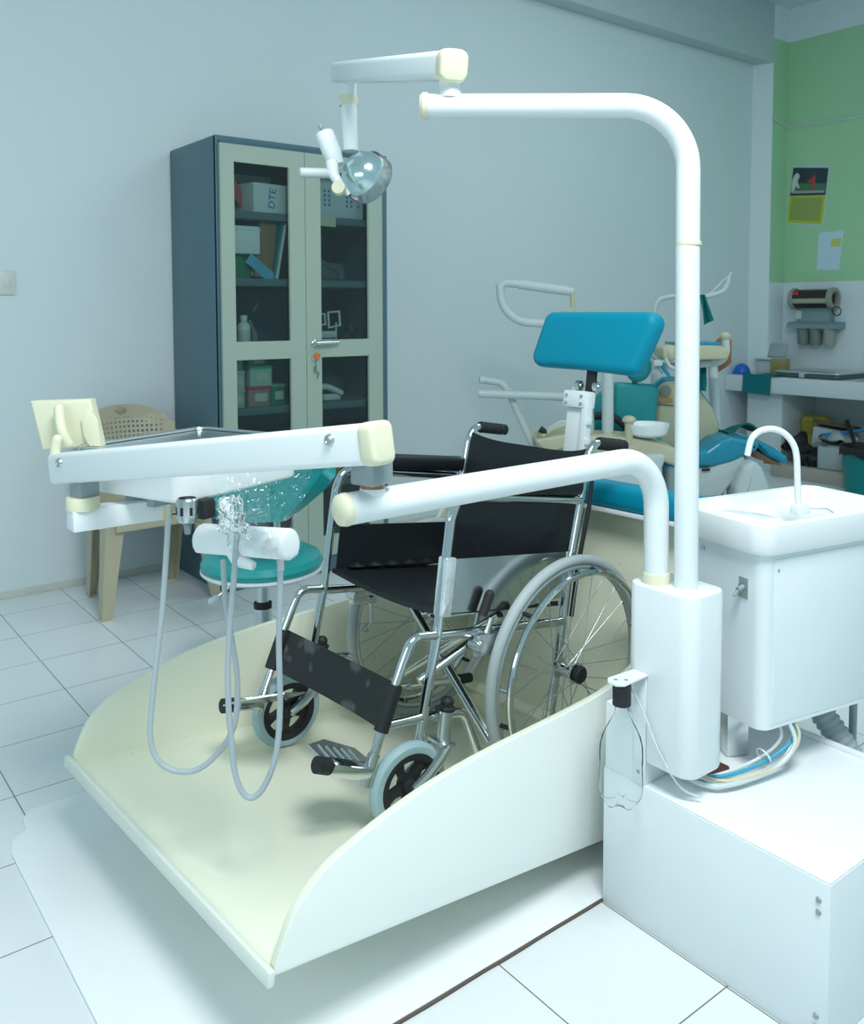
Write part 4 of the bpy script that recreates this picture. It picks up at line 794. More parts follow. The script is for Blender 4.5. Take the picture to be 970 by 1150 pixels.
b = B(); b.box((2.35, 3.98, 1.432+0.05), (0.22, 0.12, 0.09), bev=0.015); b.tube([(2.24, 3.92, 1.55), (2.33, 3.92, 1.53), (2.45, 3.92, 1.47)], 0.012, 8); b.box((2.44, 3.92, 1.47), (0.035, 0.03, 0.06), bev=0.006); solo('old_camera', b, simple('dim_grey_device', (0.10, 0.13, 0.13), 0.5), 'dim grey boxy device on the second right shelf', 'device', (2.35, 3.95, 1.435))
# fourth shelf: plastic tubs
def tub(c, d, body, lid, lab, group='plastic tubs on the fourth shelf'):
    t = thing('plastic_tub', lab, 'plastic tub', c, None, group); x, y, z = c; w, dd, h = d
    b = B(); b.prism(rrect(w*0.94, dd*0.94, 0.012), (0, h*0.84), place(c)); bo = part('tub_body', b, simple('tub_'+body[0], body[1], 0.3), t)
    b = B(); b.prism(rrect(w, dd, 0.014), (h*0.84, h), place(c), bev=0.003); part('lid', b, simple('lid_'+lid[0], lid[1], 0.35), t)
    b = B(); b.box((x+w*0.05, y-dd*0.474, z+h*0.45), (w*0.5, 0.002, h*0.4)); part('label', b, simple('tub_label', (0.45, 0.55, 0.45), 0.6), bo)
tub((1.915, 3.86, 0.835), (0.125, 0.13, 0.095), ('rose', (0.32, 0.20, 0.21)), ('red', (0.50, 0.04, 0.06)), 'clear plastic tub with red lid under the green-lidded tub')
tub((1.925, 3.86, 0.931), (0.125, 0.13, 0.095), ('pale', (0.34, 0.50, 0.44)), ('green', (0.04, 0.48, 0.14)), 'clear plastic tub with bright green lid on the red-lidded tub')
tub((1.915, 3.87, 1.027-0.001), (0.105, 0.12, 0.042), ('darkgreen', (0.05, 0.25, 0.16)), ('darkgreen', (0.03, 0.22, 0.12)), 'dark green tub topmost of the stack of tubs')
tub((1.805, 3.86, 0.835), (0.085, 0.12, 0.085), ('frost', (0.36, 0.44, 0.44)), ('frosty', (0.42, 0.50, 0.50)), 'frosted tub at the left end of the fourth shelf')
tub((1.805, 3.86, 0.921), (0.085, 0.12, 0.085), ('yellowish', (0.40, 0.48, 0.36)), ('frosty', (0, 0, 0)), 'greyish tub with yellow contents stacked on the left frosted tub')
tub((1.805, 3.87, 1.0065), (0.085, 0.11, 0.05), ('frost', (0, 0, 0)), ('frosty', (0, 0, 0)), 'flat frosted tub topmost at the left end of the shelf')
tub((2.02, 3.87, 0.835), (0.085, 0.12, 0.10), ('emerald', (0.02, 0.19, 0.12)), ('palegreen', (0.12, 0.34, 0.22)), 'emerald green tub right of the red-lidded tub')
b = B(); b.tube(smooth_path([(2.265, 3.84, 0.905), (2.30, 3.835, 0.905), (2.34, 3.83, 0.89), (2.375, 3.825, 0.872)], 4), 0.0155, 12); b.sphere((2.265, 3.84, 0.905), 0.0155, u=12, v=8); b.sphere((2.375, 3.825, 0.872), 0.0155, u=12, v=8); b.box((2.33, 3.86, 0.852), (0.10, 0.06, 0.03), bev=0.004); solo('white_handset', b, simple('white_tool', (0.66, 0.70, 0.69), 0.4), 'white bent handset lying on the fourth right shelf', 'handset', (2.32, 3.84, 0.835))
b = B(); b.sphere((2.39, 3.95, 0.90), (0.07, 0.05, 0.065)); b.box((2.45, 3.97, 0.88), (0.05, 0.06, 0.09), bev=0.01); solo('dark_parcel', b, mat('dark_cloth_parcel', (0.03, 0.05, 0.055), 0.8, bump=0.5), 'dark cloth parcel behind the white handset', 'parcel', (2.41, 3.95, 0.835))
b = B(); b.box((1.90, 3.92, 0.55), (0.23, 0.2, 0.19), bev=0.01); b.box((1.90, 3.815, 0.58), (0.12, 0.006, 0.06)); solo('dark_red_box', b, simple('maroon_box', (0.09, 0.025, 0.03), 0.6), 'dark maroon box on the lowest left shelf', 'box', (1.90, 3.92, 0.45))
b = B(); b.box((2.30, 3.90, 0.53), (0.14, 0.18, 0.15), bev=0.01); b.box((2.30, 3.808, 0.54), (0.10, 0.004, 0.05)); solo('yellow_box', b, simple('olive_yellow_box', (0.40, 0.34, 0.03), 0.6), 'yellow box on the lowest right shelf', 'box', (2.30, 3.90, 0.45))
# ------------------------------------------------------------------ wall switch
b = B(); b.box((0.932, 4.270, 1.408), (0.075, 0.012, 0.105), bev=0.003); b.box((0.937, 4.262, 1.408), (0.022, 0.006, 0.04), bev=0.001); solo('wall_switch', b, simple('switch_plastic', (0.62, 0.66, 0.62), 0.4), 'pale switch plate on the wall left of the cabinet', 'switch', (0.932, 4.27, 1.36))
# ------------------------------------------------------------------ plastic chair
pc = thing('plastic_chair', 'beige moulded plastic chair with holed back beside the cabinet', 'chair', (1.40, 3.90, 0))
LEG = [(1.137, 3.70), (1.665, 3.72), (1.194, 4.10), (1.60, 4.10)]; TOP = [(1.165, 3.70), (1.610, 3.70), (1.19, 4.03), (1.60, 4.03)]
for (x, y), (tx, ty) in zip(LEG, TOP):
    b = B(); sx = 1 if x < 1.4 else -1; sy = 1 if y < 3.9 else -1
    for dx, dy, w_, d_ in ((0.034, 0.0, 0.078, 0.007), (-0.003, 0.035, 0.007, 0.075), (0.070, 0.012, 0.007, 0.026)):
        lo, hi = Vector((x+sx*dx*0.55, y+sy*dy*0.6, 0)), Vector((tx+sx*dx, ty+sy*dy, 0.405))
        rows = []
        for P, k in ((lo, 0.55), (hi, 1.0)):
            rows.append([b.bm.verts.new(P+Vector((a*w_*k/2, c*d_*(k if d_ > .01 else 1)/2, 0))) for a, c in ((-1, -1), (1, -1), (1, 1), (-1, 1))])
        for k in range(4): b.bm.faces.new((rows[0][k], rows[0][(k+1) % 4], rows[1][(k+1) % 4], rows[1][k]))
        b.bm.faces.new(rows[0]); b.bm.faces.new(rows[1])
    b._fin(list(b.bm.verts)); part('leg', b, BEIGE, pc)
b = B(); b.prism([(p.x, p.y) for p in round_path([Vector((1.39, 3.675, 0)), Vector((1.625, 3.675, 0)), Vector((1.61, 4.04, 0)), Vector((1.18, 4.04, 0)), Vector((1.15, 3.675, 0)), Vector((1.39, 3.675, 0))], 0.05)][:-1], (0.402, 0.424), bev=0.008); part('seat', b, BEIGE, pc)
b = B(); b.box((1.39, 3.679, 0.393), (0.39, 0.008, 0.05), bev=0.002); b.box((1.158, 3.86, 0.393), (0.008, 0.28, 0.05), bev=0.002); b.box((1.612, 3.86, 0.393), (0.008, 0.28, 0.05), bev=0.002); part('apron', b, BEIGE, pc)
def backp(u, v):
    a = -1+2*u; zt = 0.425+0.385*v
    return (1.39+a*(0.175+0.045*v), 4.055+0.085*v-0.07*a*a, zt+(-0.055*abs(a)**3 if v > .9 else 0))
b = B(); b.surf(backp, 43, 35, 0.006, skip=lambda i, j: (i % 2 == 1) and (j % 2 == 1) and 3 < i < 39 and 13 < j < 34); part('holed_back', b, BEIGE, pc)
arc = [(1.165, 3.99, 0.42), (1.150, 4.02, 0.60), (1.163, 4.075, 0.72), (1.215, 4.115, 0.805), (1.30, 4.135, 0.842), (1.39, 4.142, 0.852), (1.48, 4.135, 0.842), (1.565, 4.115, 0.805), (1.617, 4.075, 0.72), (1.63, 4.02, 0.60), (1.615, 3.99, 0.42)]
b = B(); A_ = smooth_path(arc, 5)
prev = None
for i, p in enumerate(A_):
    inn = Vector((1.39, p.y-0.004, 0.60)); dr = (inn-p); dr.y = 0; dr = dr.normalized()*0.060
    r_ = [b.bm.verts.new(p+Vector((0, -0.008, 0))), b.bm.verts.new(p+dr+Vector((0, -0.006, 0))), b.bm.verts.new(p+dr+Vector((0, 0.004, 0))), b.bm.verts.new(p+Vector((0, 0.012, 0)))]
    if prev:
        for k in range(4): b.bm.faces.new((prev[k], prev[(k+1) % 4], r_[(k+1) % 4], r_[k]))
    else: b.bm.faces.new(r_)
    prev = r_
b.bm.faces.new(prev); b._fin(list(b.bm.verts)); part('back_rim', b, BEIGE, pc)
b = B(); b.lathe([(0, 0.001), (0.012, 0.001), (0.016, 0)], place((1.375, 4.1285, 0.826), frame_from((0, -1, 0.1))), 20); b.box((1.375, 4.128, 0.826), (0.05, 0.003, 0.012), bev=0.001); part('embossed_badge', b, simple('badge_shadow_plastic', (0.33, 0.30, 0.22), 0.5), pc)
# ------------------------------------------------------------------ dental stool
SX, SY = 1.334, 2.646
st = thing('dental_stool', 'round teal dental stool with saddle back under clear cover, behind the platform', 'stool', (SX, SY, 0))
b = B(); b.lathe([(0, 0.500), (0.10, 0.500), (0.16, 0.494), (0.190, 0.478), (0.199, 0.458), (0.194, 0.442), (0, 0.440)], place((SX, SY, 0)), 48); part('seat_cushion', b, TEALST, st)
b = B(); b.lathe([(0.14, 0.418), (0.19, 0.424), (0.200, 0.432), (0.200, 0.440), (0.0, 0.442)], place((SX, SY, 0)), 48); b.lathe([(0, 0.418), (0.14, 0.418)], place((SX, SY, 0)), 48); part('seat_tray', b, WHITE2, st)
b = B(); b.cyl((SX, SY, 0.30), (SX, SY, 0.42), 0.021, seg=20); b.cyl((SX, SY, 0.385), (SX, SY, 0.42), 0.030, seg=20); part('gas_lift', b, STEEL, st)
b = B(); b.cyl((SX, SY, 0.06), (SX, SY, 0.315), 0.029, seg=24); part('column', b, STEEL, st)
b = B(); b.lathe([(0.029, 0.0), (0.030, 0.0), (0.030, 0.018), (0.022, 0.022)], place((SX, SY, 0.30)), 24); part('column_ring', b, BLACKR, st)
for k in range(5):
    a = 2*PI*k/5+0.3; b = B(); b.tube([(SX, SY, 0.09), (SX+0.12*math.cos(a), SY+0.12*math.sin(a), 0.08), (SX+0.25*math.cos(a), SY+0.25*math.sin(a), 0.058)], [0.022, 0.018, 0.014], 10); lg = part('leg', b, STEEL, st)
    b = B(); b.cyl((SX+0.25*math.cos(a)-0.02*math.sin(a), SY+0.25*math.sin(a)+0.02*math.cos(a), 0.025), (SX+0.25*math.cos(a)+0.02*math.sin(a), SY+0.25*math.sin(a)-0.02*math.cos(a), 0.025), 0.025, seg=16); part('castor', b, BLACKR, lg)
lv = Vector((1.195, 2.718, 0.335))
b = B(); b.tube([(SX, SY, 0.405), (SX+(lv.x-SX)*.5, SY+(lv.y-SY)*.5, 0.40), lv], 0.005, 8); lever = part('height_lever', b, STEEL, st)
b = B(); b.lathe([(0, -0.022), (0.009, -0.020), (0.013, -0.010), (0.012, 0.012), (0.006, 0.02), (0, 0.02)], place(lv, frame_from((lv-Vector((SX, SY, 0.405))))), 14); part('lever_knob', b, WHITE2, lever)
ra = Vector((0.788, -0.615, 0)); fa = Vector((0.615, 0.788, 0))
def saddle(u, v):
    a = -1.20+2.02*u; R_ = 0.20+0.02*math.sin(PI*v)
    q_ = max(0, (u-0.62)/0.38); hgt = min(1, (u/0.3)**0.6)*(1-q_**1.3)
    zc_ = 0.655+0.085*q_**0.9; hh = 0.016+0.092*hgt
    p = Vector((SX, SY, 0))+fa*(R_*math.cos(a)*0.8+0.05)+ra*(R_*1.12*math.sin(a)+0.015)
    return (p.x, p.y, zc_-hh*1.1+2.0*hh*v)
b = B(); b.surf(saddle, 30, 10, 0.042); part('back_saddle', b, TEALST, st, sharp=60)
b = B(); pb_ = Vector((SX, SY, 0.425))+fa*0.18; b.tube([pb_-fa*0.06, pb_+fa*0.10, pb_+fa*0.10+Vector((0, 0, 0.22))], 0.012, 10, fillet=0.05); part('back_bar', b, STEEL, st)
b = B()
ff = filmf(5, (1.145, 2.45, 0.803), (1.335, 2.304, 0.824), (1.281, 2.33, 0.628), (1.151, 2.431, 0.618), 0.004); b.surf(ff, 24, 20); part('clear_cover', b, FILM, st, sharp=180)
# ------------------------------------------------------------------ right wall: poster, paper, cable, wall unit
XR = 6.936
def onwall(pts, x): return [b_ for b_ in pts]
po = thing('poster', 'two-part poster on the green wall, football photo above yellow text block', 'poster', (XR, 3.95, 2.0))
YZW = Matrix(((0, 0, -1), (-1, 0, 0), (0, 1, 0)))   # outline (x' = -Y, z), thickness towards -X
def wallsheet(b, pts, t0, t1): b.prism([(-y, z) for y, z in pts], (t0, t1), place((XR, 0, 0), YZW))
b = B(); wallsheet(b, [(4.130, 2.002), (3.802, 1.962), (3.754, 2.436), (4.077, 2.474)], 0.0, 0.002); part('sheet', b, simple('poster_paper', (0.50, 0.58, 0.58), 0.6), po)
b = B(); wallsheet(b, [(4.098, 2.232), (3.787, 2.208), (3.768, 2.422), (4.072, 2.462)], 0.002, 0.003); pp = part('photo', b, simple('poster_night', (0.025, 0.045, 0.06), 0.5), po)
b = B(); wallsheet(b, [(4.096, 2.250), (3.790, 2.226), (3.782, 2.300), (4.087, 2.335)], 0.003, 0.0035); part('pitch', b, simple('poster_grass', (0.06, 0.17, 0.09), 0.5), pp)
b = B(); wallsheet(b, [(4.087, 2.262), (4.062, 2.26), (4.045, 2.31), (4.022, 2.285), (4.012, 2.29), (4.032, 2.345), (4.012, 2.385), (4.03, 2.415), (4.06, 2.40), (4.082, 2.345)], 0.0035, 0.004); part('figure', b, simple('poster_white', (0.5, 0.58, 0.58), 0.5), pp)
b = B(); wallsheet(b, [(3.90, 2.262), (3.87, 2.257), (3.885, 2.31), (3.872, 2.35), (3.89, 2.385), (3.905, 2.355), (3.945, 2.34), (3.94, 2.325), (3.905, 2.325)], 0.0035, 0.004); part('figure', b, simple('poster_red', (0.42, 0.05, 0.05), 0.5), pp)
b = B(); wallsheet(b, [(4.078, 2.250), (3.80, 2.228), (3.798, 2.246), (4.075, 2.270)], 0.0035, 0.004); part('headline', b, simple('poster_headline', (0.34, 0.34, 0.36), 0.5), pp)
b = B(); wallsheet(b, [(4.120, 2.014), (3.812, 1.976), (3.787, 2.206), (4.098, 2.230)], 0.002, 0.003); yp_ = part('text_block', b, simple('poster_yellow', (0.42, 0.50, 0.035), 0.5), po)
b = B(); wallsheet(b, [(4.098, 2.036), (3.834, 2.000), (3.812, 2.190), (4.078, 2.212)], 0.003, 0.0035); part('printed_text', b, simple('poster_text', (0.27, 0.35, 0.10), 0.6), yp_)
nt_ = thing('notice_sheet', 'small white printed sheet with yellow patch taped below the poster', 'notice', (XR, 3.74, 1.61))
b = B(); wallsheet(b, [(3.848, 1.613), (3.662, 1.605), (3.631, 1.916), (3.838, 1.908)], 0.0, 0.002); part('sheet', b, simple('notice_paper', (0.52, 0.66, 0.76), 0.6), nt_)
b = B(); wallsheet(b, [(3.735, 1.79), (3.655, 1.785), (3.648, 1.855), (3.73, 1.85)], 0.002, 0.0025); part('yellow_patch', b, simple('notice_yellow', (0.50, 0.56, 0.15), 0.6), nt_)
b = B(); b.tube([(6.70, 4.131, 2.84), (6.72, 4.130, 2.84), (6.930, 4.130, 2.795), (6.930, 3.5, 2.785), (6.930, 2.2, 2.75)], 0.009, 8); b.box((6.926, 3.6, 2.785), (0.012, 0.02, 0.03), bev=0.002); solo('wall_conduit', b, simple('pale_conduit', (0.52, 0.60, 0.58), 0.5), 'thin pale conduit running across the green wall above the poster', 'conduit', (6.93, 3.3, 2.78))
wu = thing('drum_wall_unit', 'grey drum-topped device with three cups hanging on the white wall tiles', 'wall unit', (6.88, 3.82, 1.0))
GW = simple('dusty_blue_grey', (0.20, 0.29, 0.32), 0.5)
Y0, Y1 = 3.665, 3.965; ZD = 1.375
b = B(); b.box((6.89, 3.82, 1.215), (0.085, 0.27, 0.20), bev=0.008); b.prism([(-6.93, 1.135), (-6.80, 1.135), (-6.80, 1.165), (-6.84, 1.19), (-6.93, 1.19)], (Y0-0.07, Y1+0.06), place((0, 0, 0), Matrix(((-1, 0, 0), (0, 0, 1), (0, 1, 0))))); part('backplate', b, GW, wu)
b = B(); b.cyl((6.84, Y0, ZD), (6.84, Y1, ZD), 0.075, seg=32); dr = part('drum', b, simple('drum_black', (0.03, 0.015, 0.015), 0.35), wu)
b = B(); b.lathe([(0.0755, 0), (0.0765, 0.0), (0.0765, Y1-Y0), (0.0755, Y1-Y0)], place((6.84, Y0, ZD), frame_from((0, 1, 0))), 12, a0=PI*0.84, a1=PI*1.0); part('cream_band', b, simple('drum_cream', (0.36, 0.38, 0.27), 0.5), dr)
b = B(); b.box((6.774, 3.935, ZD+0.040), (0.004, 0.05, 0.04), bev=0.001); part('red_sticker', b, simple('red_sticker', (0.45, 0.03, 0.03), 0.5), dr)
for y in (Y0-0.012, Y1+0.012):
    b = B(); b.lathe([(0.055, -0.018), (0.085, -0.018), (0.088, -0.010), (0.088, 0.010), (0.085, 0.018), (0.055, 0.018), (0.055, -0.018)], place((6.84, y, ZD), frame_from((0, 1, 0))), 32); part('drum_collar', b, simple('collar_grey', (0.27, 0.28, 0.24), 0.5), wu)
b = B(); b.box((6.846, 3.945, 1.245), (0.002, 0.05, 0.065)); part('white_label', b, simple('label_white', (0.5, 0.58, 0.56), 0.5), wu)
b = B(); b.torus(place((6.80, 3.60, 1.275), frame_from((1, 0, 0.2))), 0.035, 0.005, 24, 6); part('wire_loop', b, BLACKR, wu)
for y, m in ((3.905, GW), (3.80, GW), (3.685, simple('cup_cream', (0.30, 0.34, 0.29), 0.5))):
    b = B(); b.lathe([(0.040, 0.0), (0.044, 0.01), (0.050, 0.135), (0.046, 0.135)], place((6.86, y, 1.0)), 24, caps=True); part('cup', b, m if m is not GW else simple('cup_grey', (0.17, 0.21, 0.20), 0.5), wu)
# ------------------------------------------------------------------ counter, its support wall and what stands on it
XC = 6.318
ct = thing('counter', 'long white slab counter along the right wall', 'counter', (6.6, 2.4, 0.64))
b = B(); b.prism([(6.318, -0.29), (6.932, -0.29), (6.932, 4.130), (6.700, 4.130), (6.628, 4.272), (6.318, 4.272)], (0.636, 0.764), bev=0.004); part('slab', b, simple('counter_paint', (0.58, 0.65, 0.67), 0.5), ct)
b = B(); b.box((6.68, 3.98, 0.318), (0.50, 0.305, 0.634), bev=0.003); struct('trim_2', b, simple('support_wall_paint', (0.60, 0.68, 0.69), 0.7))
b = B(); b.box((6.60, 2.4, 0.05), (0.66, 2.84, 0.10), bev=0.006); struct('trim_3', b, mat('dusty_plinth', (0.40, 0.38, 0.33), 0.7, var=0.1))
b = B(); b.box((6.309, 3.98, 0.70), (0.004, 0.245, 0.155), M=Matrix.Rotation(0.05, 3, 'X')); b.box((6.45, 3.93, 0.7672), (0.28, 0.26, 0.004)); solo('counter_cloth', b, TEALCLOTH, 'folded teal cloth hanging over the counter front edge', 'cloth', (6.4, 3.95, 0.76))
b = B(); b.sphere((6.43, 4.19, 0.768), (0.068, 0.068, 0.085), u=24, v=14); b.cyl((6.43, 4.19, 0.765), (6.43, 4.19, 0.775), 0.075, seg=24)
for v in list(b.bm.verts):
    if v.co.z < 0.765: v.co.z = 0.765
solo('blue_bowl', b, simple('vivid_blue', (0.01, 0.13, 0.52), 0.35), 'bright blue bowl turned upside down at the left end of the counter', 'bowl', (6.43, 4.19, 0.765))
eq = thing('bench_device', 'pale grey bench device behind the blue bowl on the counter', 'device', (6.70, 4.12, 0.765))
b = B(); b.box((6.70, 4.12, 0.82), (0.12, 0.15, 0.11), bev=0.01); part('body', b, GREYW, eq)
b = B(); b.box((6.70, 4.08, 0.885), (0.17, 0.24, 0.016), bev=0.005); part('platform', b, simple('pale_plate', (0.58, 0.66, 0.67), 0.4), eq)
b = B(); b.box((6.74, 4.08, 0.955), (0.015, 0.20, 0.12), M=Matrix.Rotation(0.4, 3, 'Y'), bev=0.005); part('lid', b, simple('dim_lid', (0.30, 0.38, 0.40), 0.4), eq)
b = B(); b.box((6.62, 3.965, 0.83), (0.09, 0.12, 0.125), bev=0.004); b.box((6.574, 3.965, 0.85), (0.002, 0.10, 0.03)); solo('tan_carton', b, simple('tan_card', (0.33, 0.27, 0.12), 0.7), 'small tan carton on the counter right of the blue bowl', 'box', (6.62, 3.965, 0.768))
tr = thing('steel_tray', 'shallow steel instrument tray with lid on the counter', 'tray', (6.62, 3.60, 0.765))
b = B(); b.prism(rrect(0.46, 0.52, 0.04), (0.768, 0.800), place((6.60, 3.60, 0)), bev=0.004); part('tray_base', b, simple('dark_tray', (0.07, 0.12, 0.12), 0.4, 0.3), tr)
b = B(); b.prism(rrect(0.48, 0.54, 0.05), (0.802, 0.815), place((6.60, 3.60, 0)), bev=0.004); part('tray_lid', b, STEEL, tr)
b = B(); b.box((6.355, 3.62, 0.79), (0.03, 0.05, 0.04), bev=0.006); part('clasp', b, CHROME, tr)
b = B(); b.box((6.58, 2.85, 0.770), (0.40, 0.75, 0.010), M=yaw(0.05), bev=0.002); b.box((6.56, 2.9, 0.777), (0.3, 0.5, 0.004), M=yaw(-0.08)); solo('lilac_paper', b, simple('lilac_sheet', (0.40, 0.34, 0.46), 0.7), 'lilac paper sheets lying on the counter right of the steel tray', 'paper', (6.58, 2.85, 0.765))
# under the counter
YB = 0.10
b = B(); b.sphere((6.76, 3.725, 0.33), (0.10, 0.11, 0.14), u=40, v=28); b.sphere((6.76, 3.72, 0.18), (0.10, 0.10, 0.08)); lumpy(b, 0.05, 9); solo('yellow_bag', b, mat('yellow_plastic_bag', (0.42, 0.40, 0.06), 0.4, bump=0.5, bscale=20), 'yellow stuffed bag under the counter by the support wall', 'bag', (6.76, 3.70, YB))
RX = yaw(0.25) @ Matrix.Rotation(0.12, 3, 'X')
pbx = thing('cardboard_box', 'white printed cardboard box with open brown flaps under the counter', 'box', (6.58, 3.48, YB))
b = B(); b.box((6.58, 3.48, 0.27), (0.22, 0.27, 0.22), M=RX, bev=0.004); part('box_body', b, simple('white_card', (0.40, 0.46, 0.46), 0.7), pbx)
b = B(); b.box((6.60, 3.47, 0.405), (0.25, 0.30, 0.035), M=RX @ Matrix.Rotation(0.15, 3, 'Y'), bev=0.004); part('flap', b, simple('dark_brown_card', (0.10, 0.075, 0.05), 0.8), pbx)
b = B(); b.torus(place(Vector((6.58, 3.48, 0.30))+RX @ Vector((-0.111, 0, 0.01)), RX @ frame_from((-1, 0, 0), (0, 1, 0)) @ Matrix.Diagonal((1.0, 0.42, 0.3))), 0.075, 0.012, 28, 6); part('printed_swirl', b, BLACKR, pbx)
b = B(); b.box(Vector((6.58, 3.48, 0.17))+RX @ Vector((-0.111, 0, 0.0)), (0.003, 0.26, 0.03), M=RX); part('green_band', b, simple('card_green', (0.08, 0.26, 0.24), 0.6), pbx)
b = B(); b.sphere((6.385, 3.60, 0.19), (0.07, 0.13, 0.10), u=44, v=30); b.sphere((6.39, 3.68, 0.25), (0.055, 0.09, 0.10), u=40, v=28); b.sphere((6.375, 3.52, 0.15), (0.06, 0.07, 0.05)); lumpy(b, 0.07, 13, 3.0); solo('black_bag', b, mat('black_bag', (0, 0, 0)), 'black rubbish bag slumped below the printed cardboard box', 'bag', (6.42, 3.60, YB))
b = B(); b.prism(rrect(0.15, 0.22, 0.03), (0.102, 0.27), place((6.38, 3.36, 0)), bev=0.012); b.cyl((6.38, 3.36, 0.268), (6.38, 3.36, 0.28), 0.06, seg=20); solo('clear_container', b, simple('cloudy_plastic', (0.36, 0.42, 0.42), 0.25), 'cloudy pale container standing on the ledge left of the bucket', 'container', (6.38, 3.36, 0.10))
b = B(); b.surf(lambda u, v: (6.31+0.14*v, 3.50-0.28*u, 0.292+0.05*math.sin(3.1*u)+0.02*math.sin(9*u+5*v)+0.03*v), 14, 8, 0.002); solo('clear_bag', b, simple('cloudy_film', (0.42, 0.48, 0.48), 0.25), 'crumpled clear plastic bag on the cloudy container', 'bag', (6.45, 3.37, 0.28))
b = B(); b.cyl((6.42, 3.46, 0.345), (6.52, 3.02, 0.44), 0.014, seg=10); b.box((6.42, 3.46, 0.345), (0.03, 0.06, 0.02), bev=0.003); solo('blue_pole', b, simple('blue_rod', (0.02, 0.20, 0.42), 0.4), 'blue stick lying across the clutter under the counter', 'stick', (6.47, 3.24, 0.34))
b = B(); b.cyl((6.50, 3.34, 0.455), (6.33, 3.17, 0.27), 0.017, 0.013, seg=10); b.box((6.325, 3.165, 0.255), (0.04, 0.05, 0.08), M=Matrix.Rotation(0.5, 3, 'X'), bev=0.01); solo('mop_handle', b, simple('black_handle', (0.02, 0.022, 0.025), 0.5), 'black brush handle sticking up out of the bucket', 'brush', (6.42, 3.26, 0.26))
b = B(); b.box((6.74, 3.06, 0.30), (0.10, 0.42, 0.26), M=Matrix.Rotation(-0.2, 3, 'Y'), bev=0.004)
for k in range(4): b.box((6.675, 3.06, 0.24+k*0.05), (0.004, 0.36, 0.012), M=Matrix.Rotation(-0.2, 3, 'Y'))
solo('paper_pile', b, simple('grey_papers', (0.32, 0.36, 0.36), 0.7), 'grey pile of papers behind the bucket under the counter', 'papers', (6.72, 3.06, YB))
BK = (6.17, 2.985)
bk = thing('bucket', 'round teal plastic bucket lined with a black bag near the counter', 'bucket', (BK[0], BK[1], 0))
b = B(); b.lathe([(0, 0.002), (0.155, 0.0), (0.165, 0.012), (0.165, 0.03), (0.172, 0.034), (0.195, 0.305), (0.203, 0.31), (0.203, 0.325), (0.192, 0.325), (0.165, 0.05), (0, 0.045)], place((BK[0], BK[1], 0)), 48); part('bucket_body', b, simple('teal_bucket', (0.0, 0.20, 0.20), 0.35), bk)
b = B(); b.lathe([(0.212, 0.262), (0.211, 0.30), (0.209, 0.332), (0.200, 0.338), (0.188, 0.32), (0.165, 0.10), (0, 0.08)], place((BK[0], BK[1], 0)), 40)
for v in b.bm.verts:
    a = math.atan2(v.co.y-BK[1], v.co.x-BK[0])
    if v.co.z > 0.25 and v.co.z < 0.28: v.co.z += 0.010*math.sin(5*a)+0.006*math.sin(11*a)+0.02
part('liner_bag', b, mat('black_bag', (0, 0, 0)), bk)
# ------------------------------------------------------------------ dental units in the background
CY = yaw(-0.6627)
def facing(p): return place(Vector(p), CY @ XZ)
def slab(b, outline, p, t0, t1, bev=0.0, seg=3): b.prism(outline, (t0, t1), facing(p), bev=bev, seg=seg)
def rp(pts, r): 
    q = [Vector((x, y, 0)) for x, y in pts]; m = (q[0]+q[-1])/2
    return [(p.x, p.y) for p in round_path([m]+q+[m], r, 4)][:-1]
# --- spittoon and lamp stand of the left unit
ua = thing('dental_unit', 'cream dental unit with white bowl and tall bent lamp tube behind the wheelchair', 'dental unit', (3.921, 3.358, 0.0))
dA = 4.45
b = B(); b.tube([(3.393, 2.958, 0.639), (3.414, 2.983, 1.18)], 0.029, 16); b.tube(smooth_path([(3.413, 2.983, 1.162), (3.411, 2.987, 1.198), (3.373, 3.018, 1.211), (3.268, 3.1, 1.216), (3.128, 3.209, 1.22), (3.066, 3.259, 1.234), (3.025, 3.294, 1.274), (3.003, 3.316, 1.331), (2.999, 3.325, 1.411)], 4), 0.0205, 14); lp = part('lamp_tube', b, GREYW, ua)
b = B(); b.tube([(2.999, 3.324, 1.402), (3.024, 3.306, 1.42), (3.083, 3.259, 1.413)]+[(3.094, 3.251, 1.411), (3.285, 3.099, 1.375)], 0.0195, 14, fillet=0.03); b.tube([(3.073, 3.268, 1.414), (3.26, 3.118, 1.38)], 0.0235, 14); part('lamp_swing_arm', b, GREYW, lp)
b = B(); b.tube([(3.281, 3.102, 1.38), (3.282, 3.096, 1.3)], 0.012, 12); b.sphere((3.27, 3.102, 1.26), (0.07, 0.05, 0.025)); part('lamp_head', b, BEIGEBG, lp)
b = B(); b.tube([(3.292, 3.119, 0.874), (3.334, 3.085, 0.87), (3.357, 3.064, 0.829), (3.361, 3.054, 0.74), (3.355, 3.048, 0.605)], 0.026, 14, fillet=0.05); part('bent_tube', b, GREYW, ua)
b = B(); slab(b, rp([(-0.4, 0.044), (-0.222, 0.062), (0.044, 0.053), (0.195, 0.027), (0.298, -0.013), (0.364, -0.053), (0.364, -0.133), (0.298, -0.098), (0.2, -0.062), (0.0, -0.053), (-0.222, -0.044), (-0.382, -0.027)], 0.03), (3.42, 2.935, 0.612), -0.15, 0.10, 0.02); part('curved_console', b, BEIGEBG, ua)
b = B(); slab(b, rp([(-0.08, 0.044), (0.071, 0.044), (0.036, -0.053), (-0.062, -0.053)], 0.02), (3.517, 2.79, 0.541), -0.1, 0.06, 0.02); part('bowl_drain_housing', b, GREYW, ua)
bc = Vector((3.509, 2.808, 0.698))
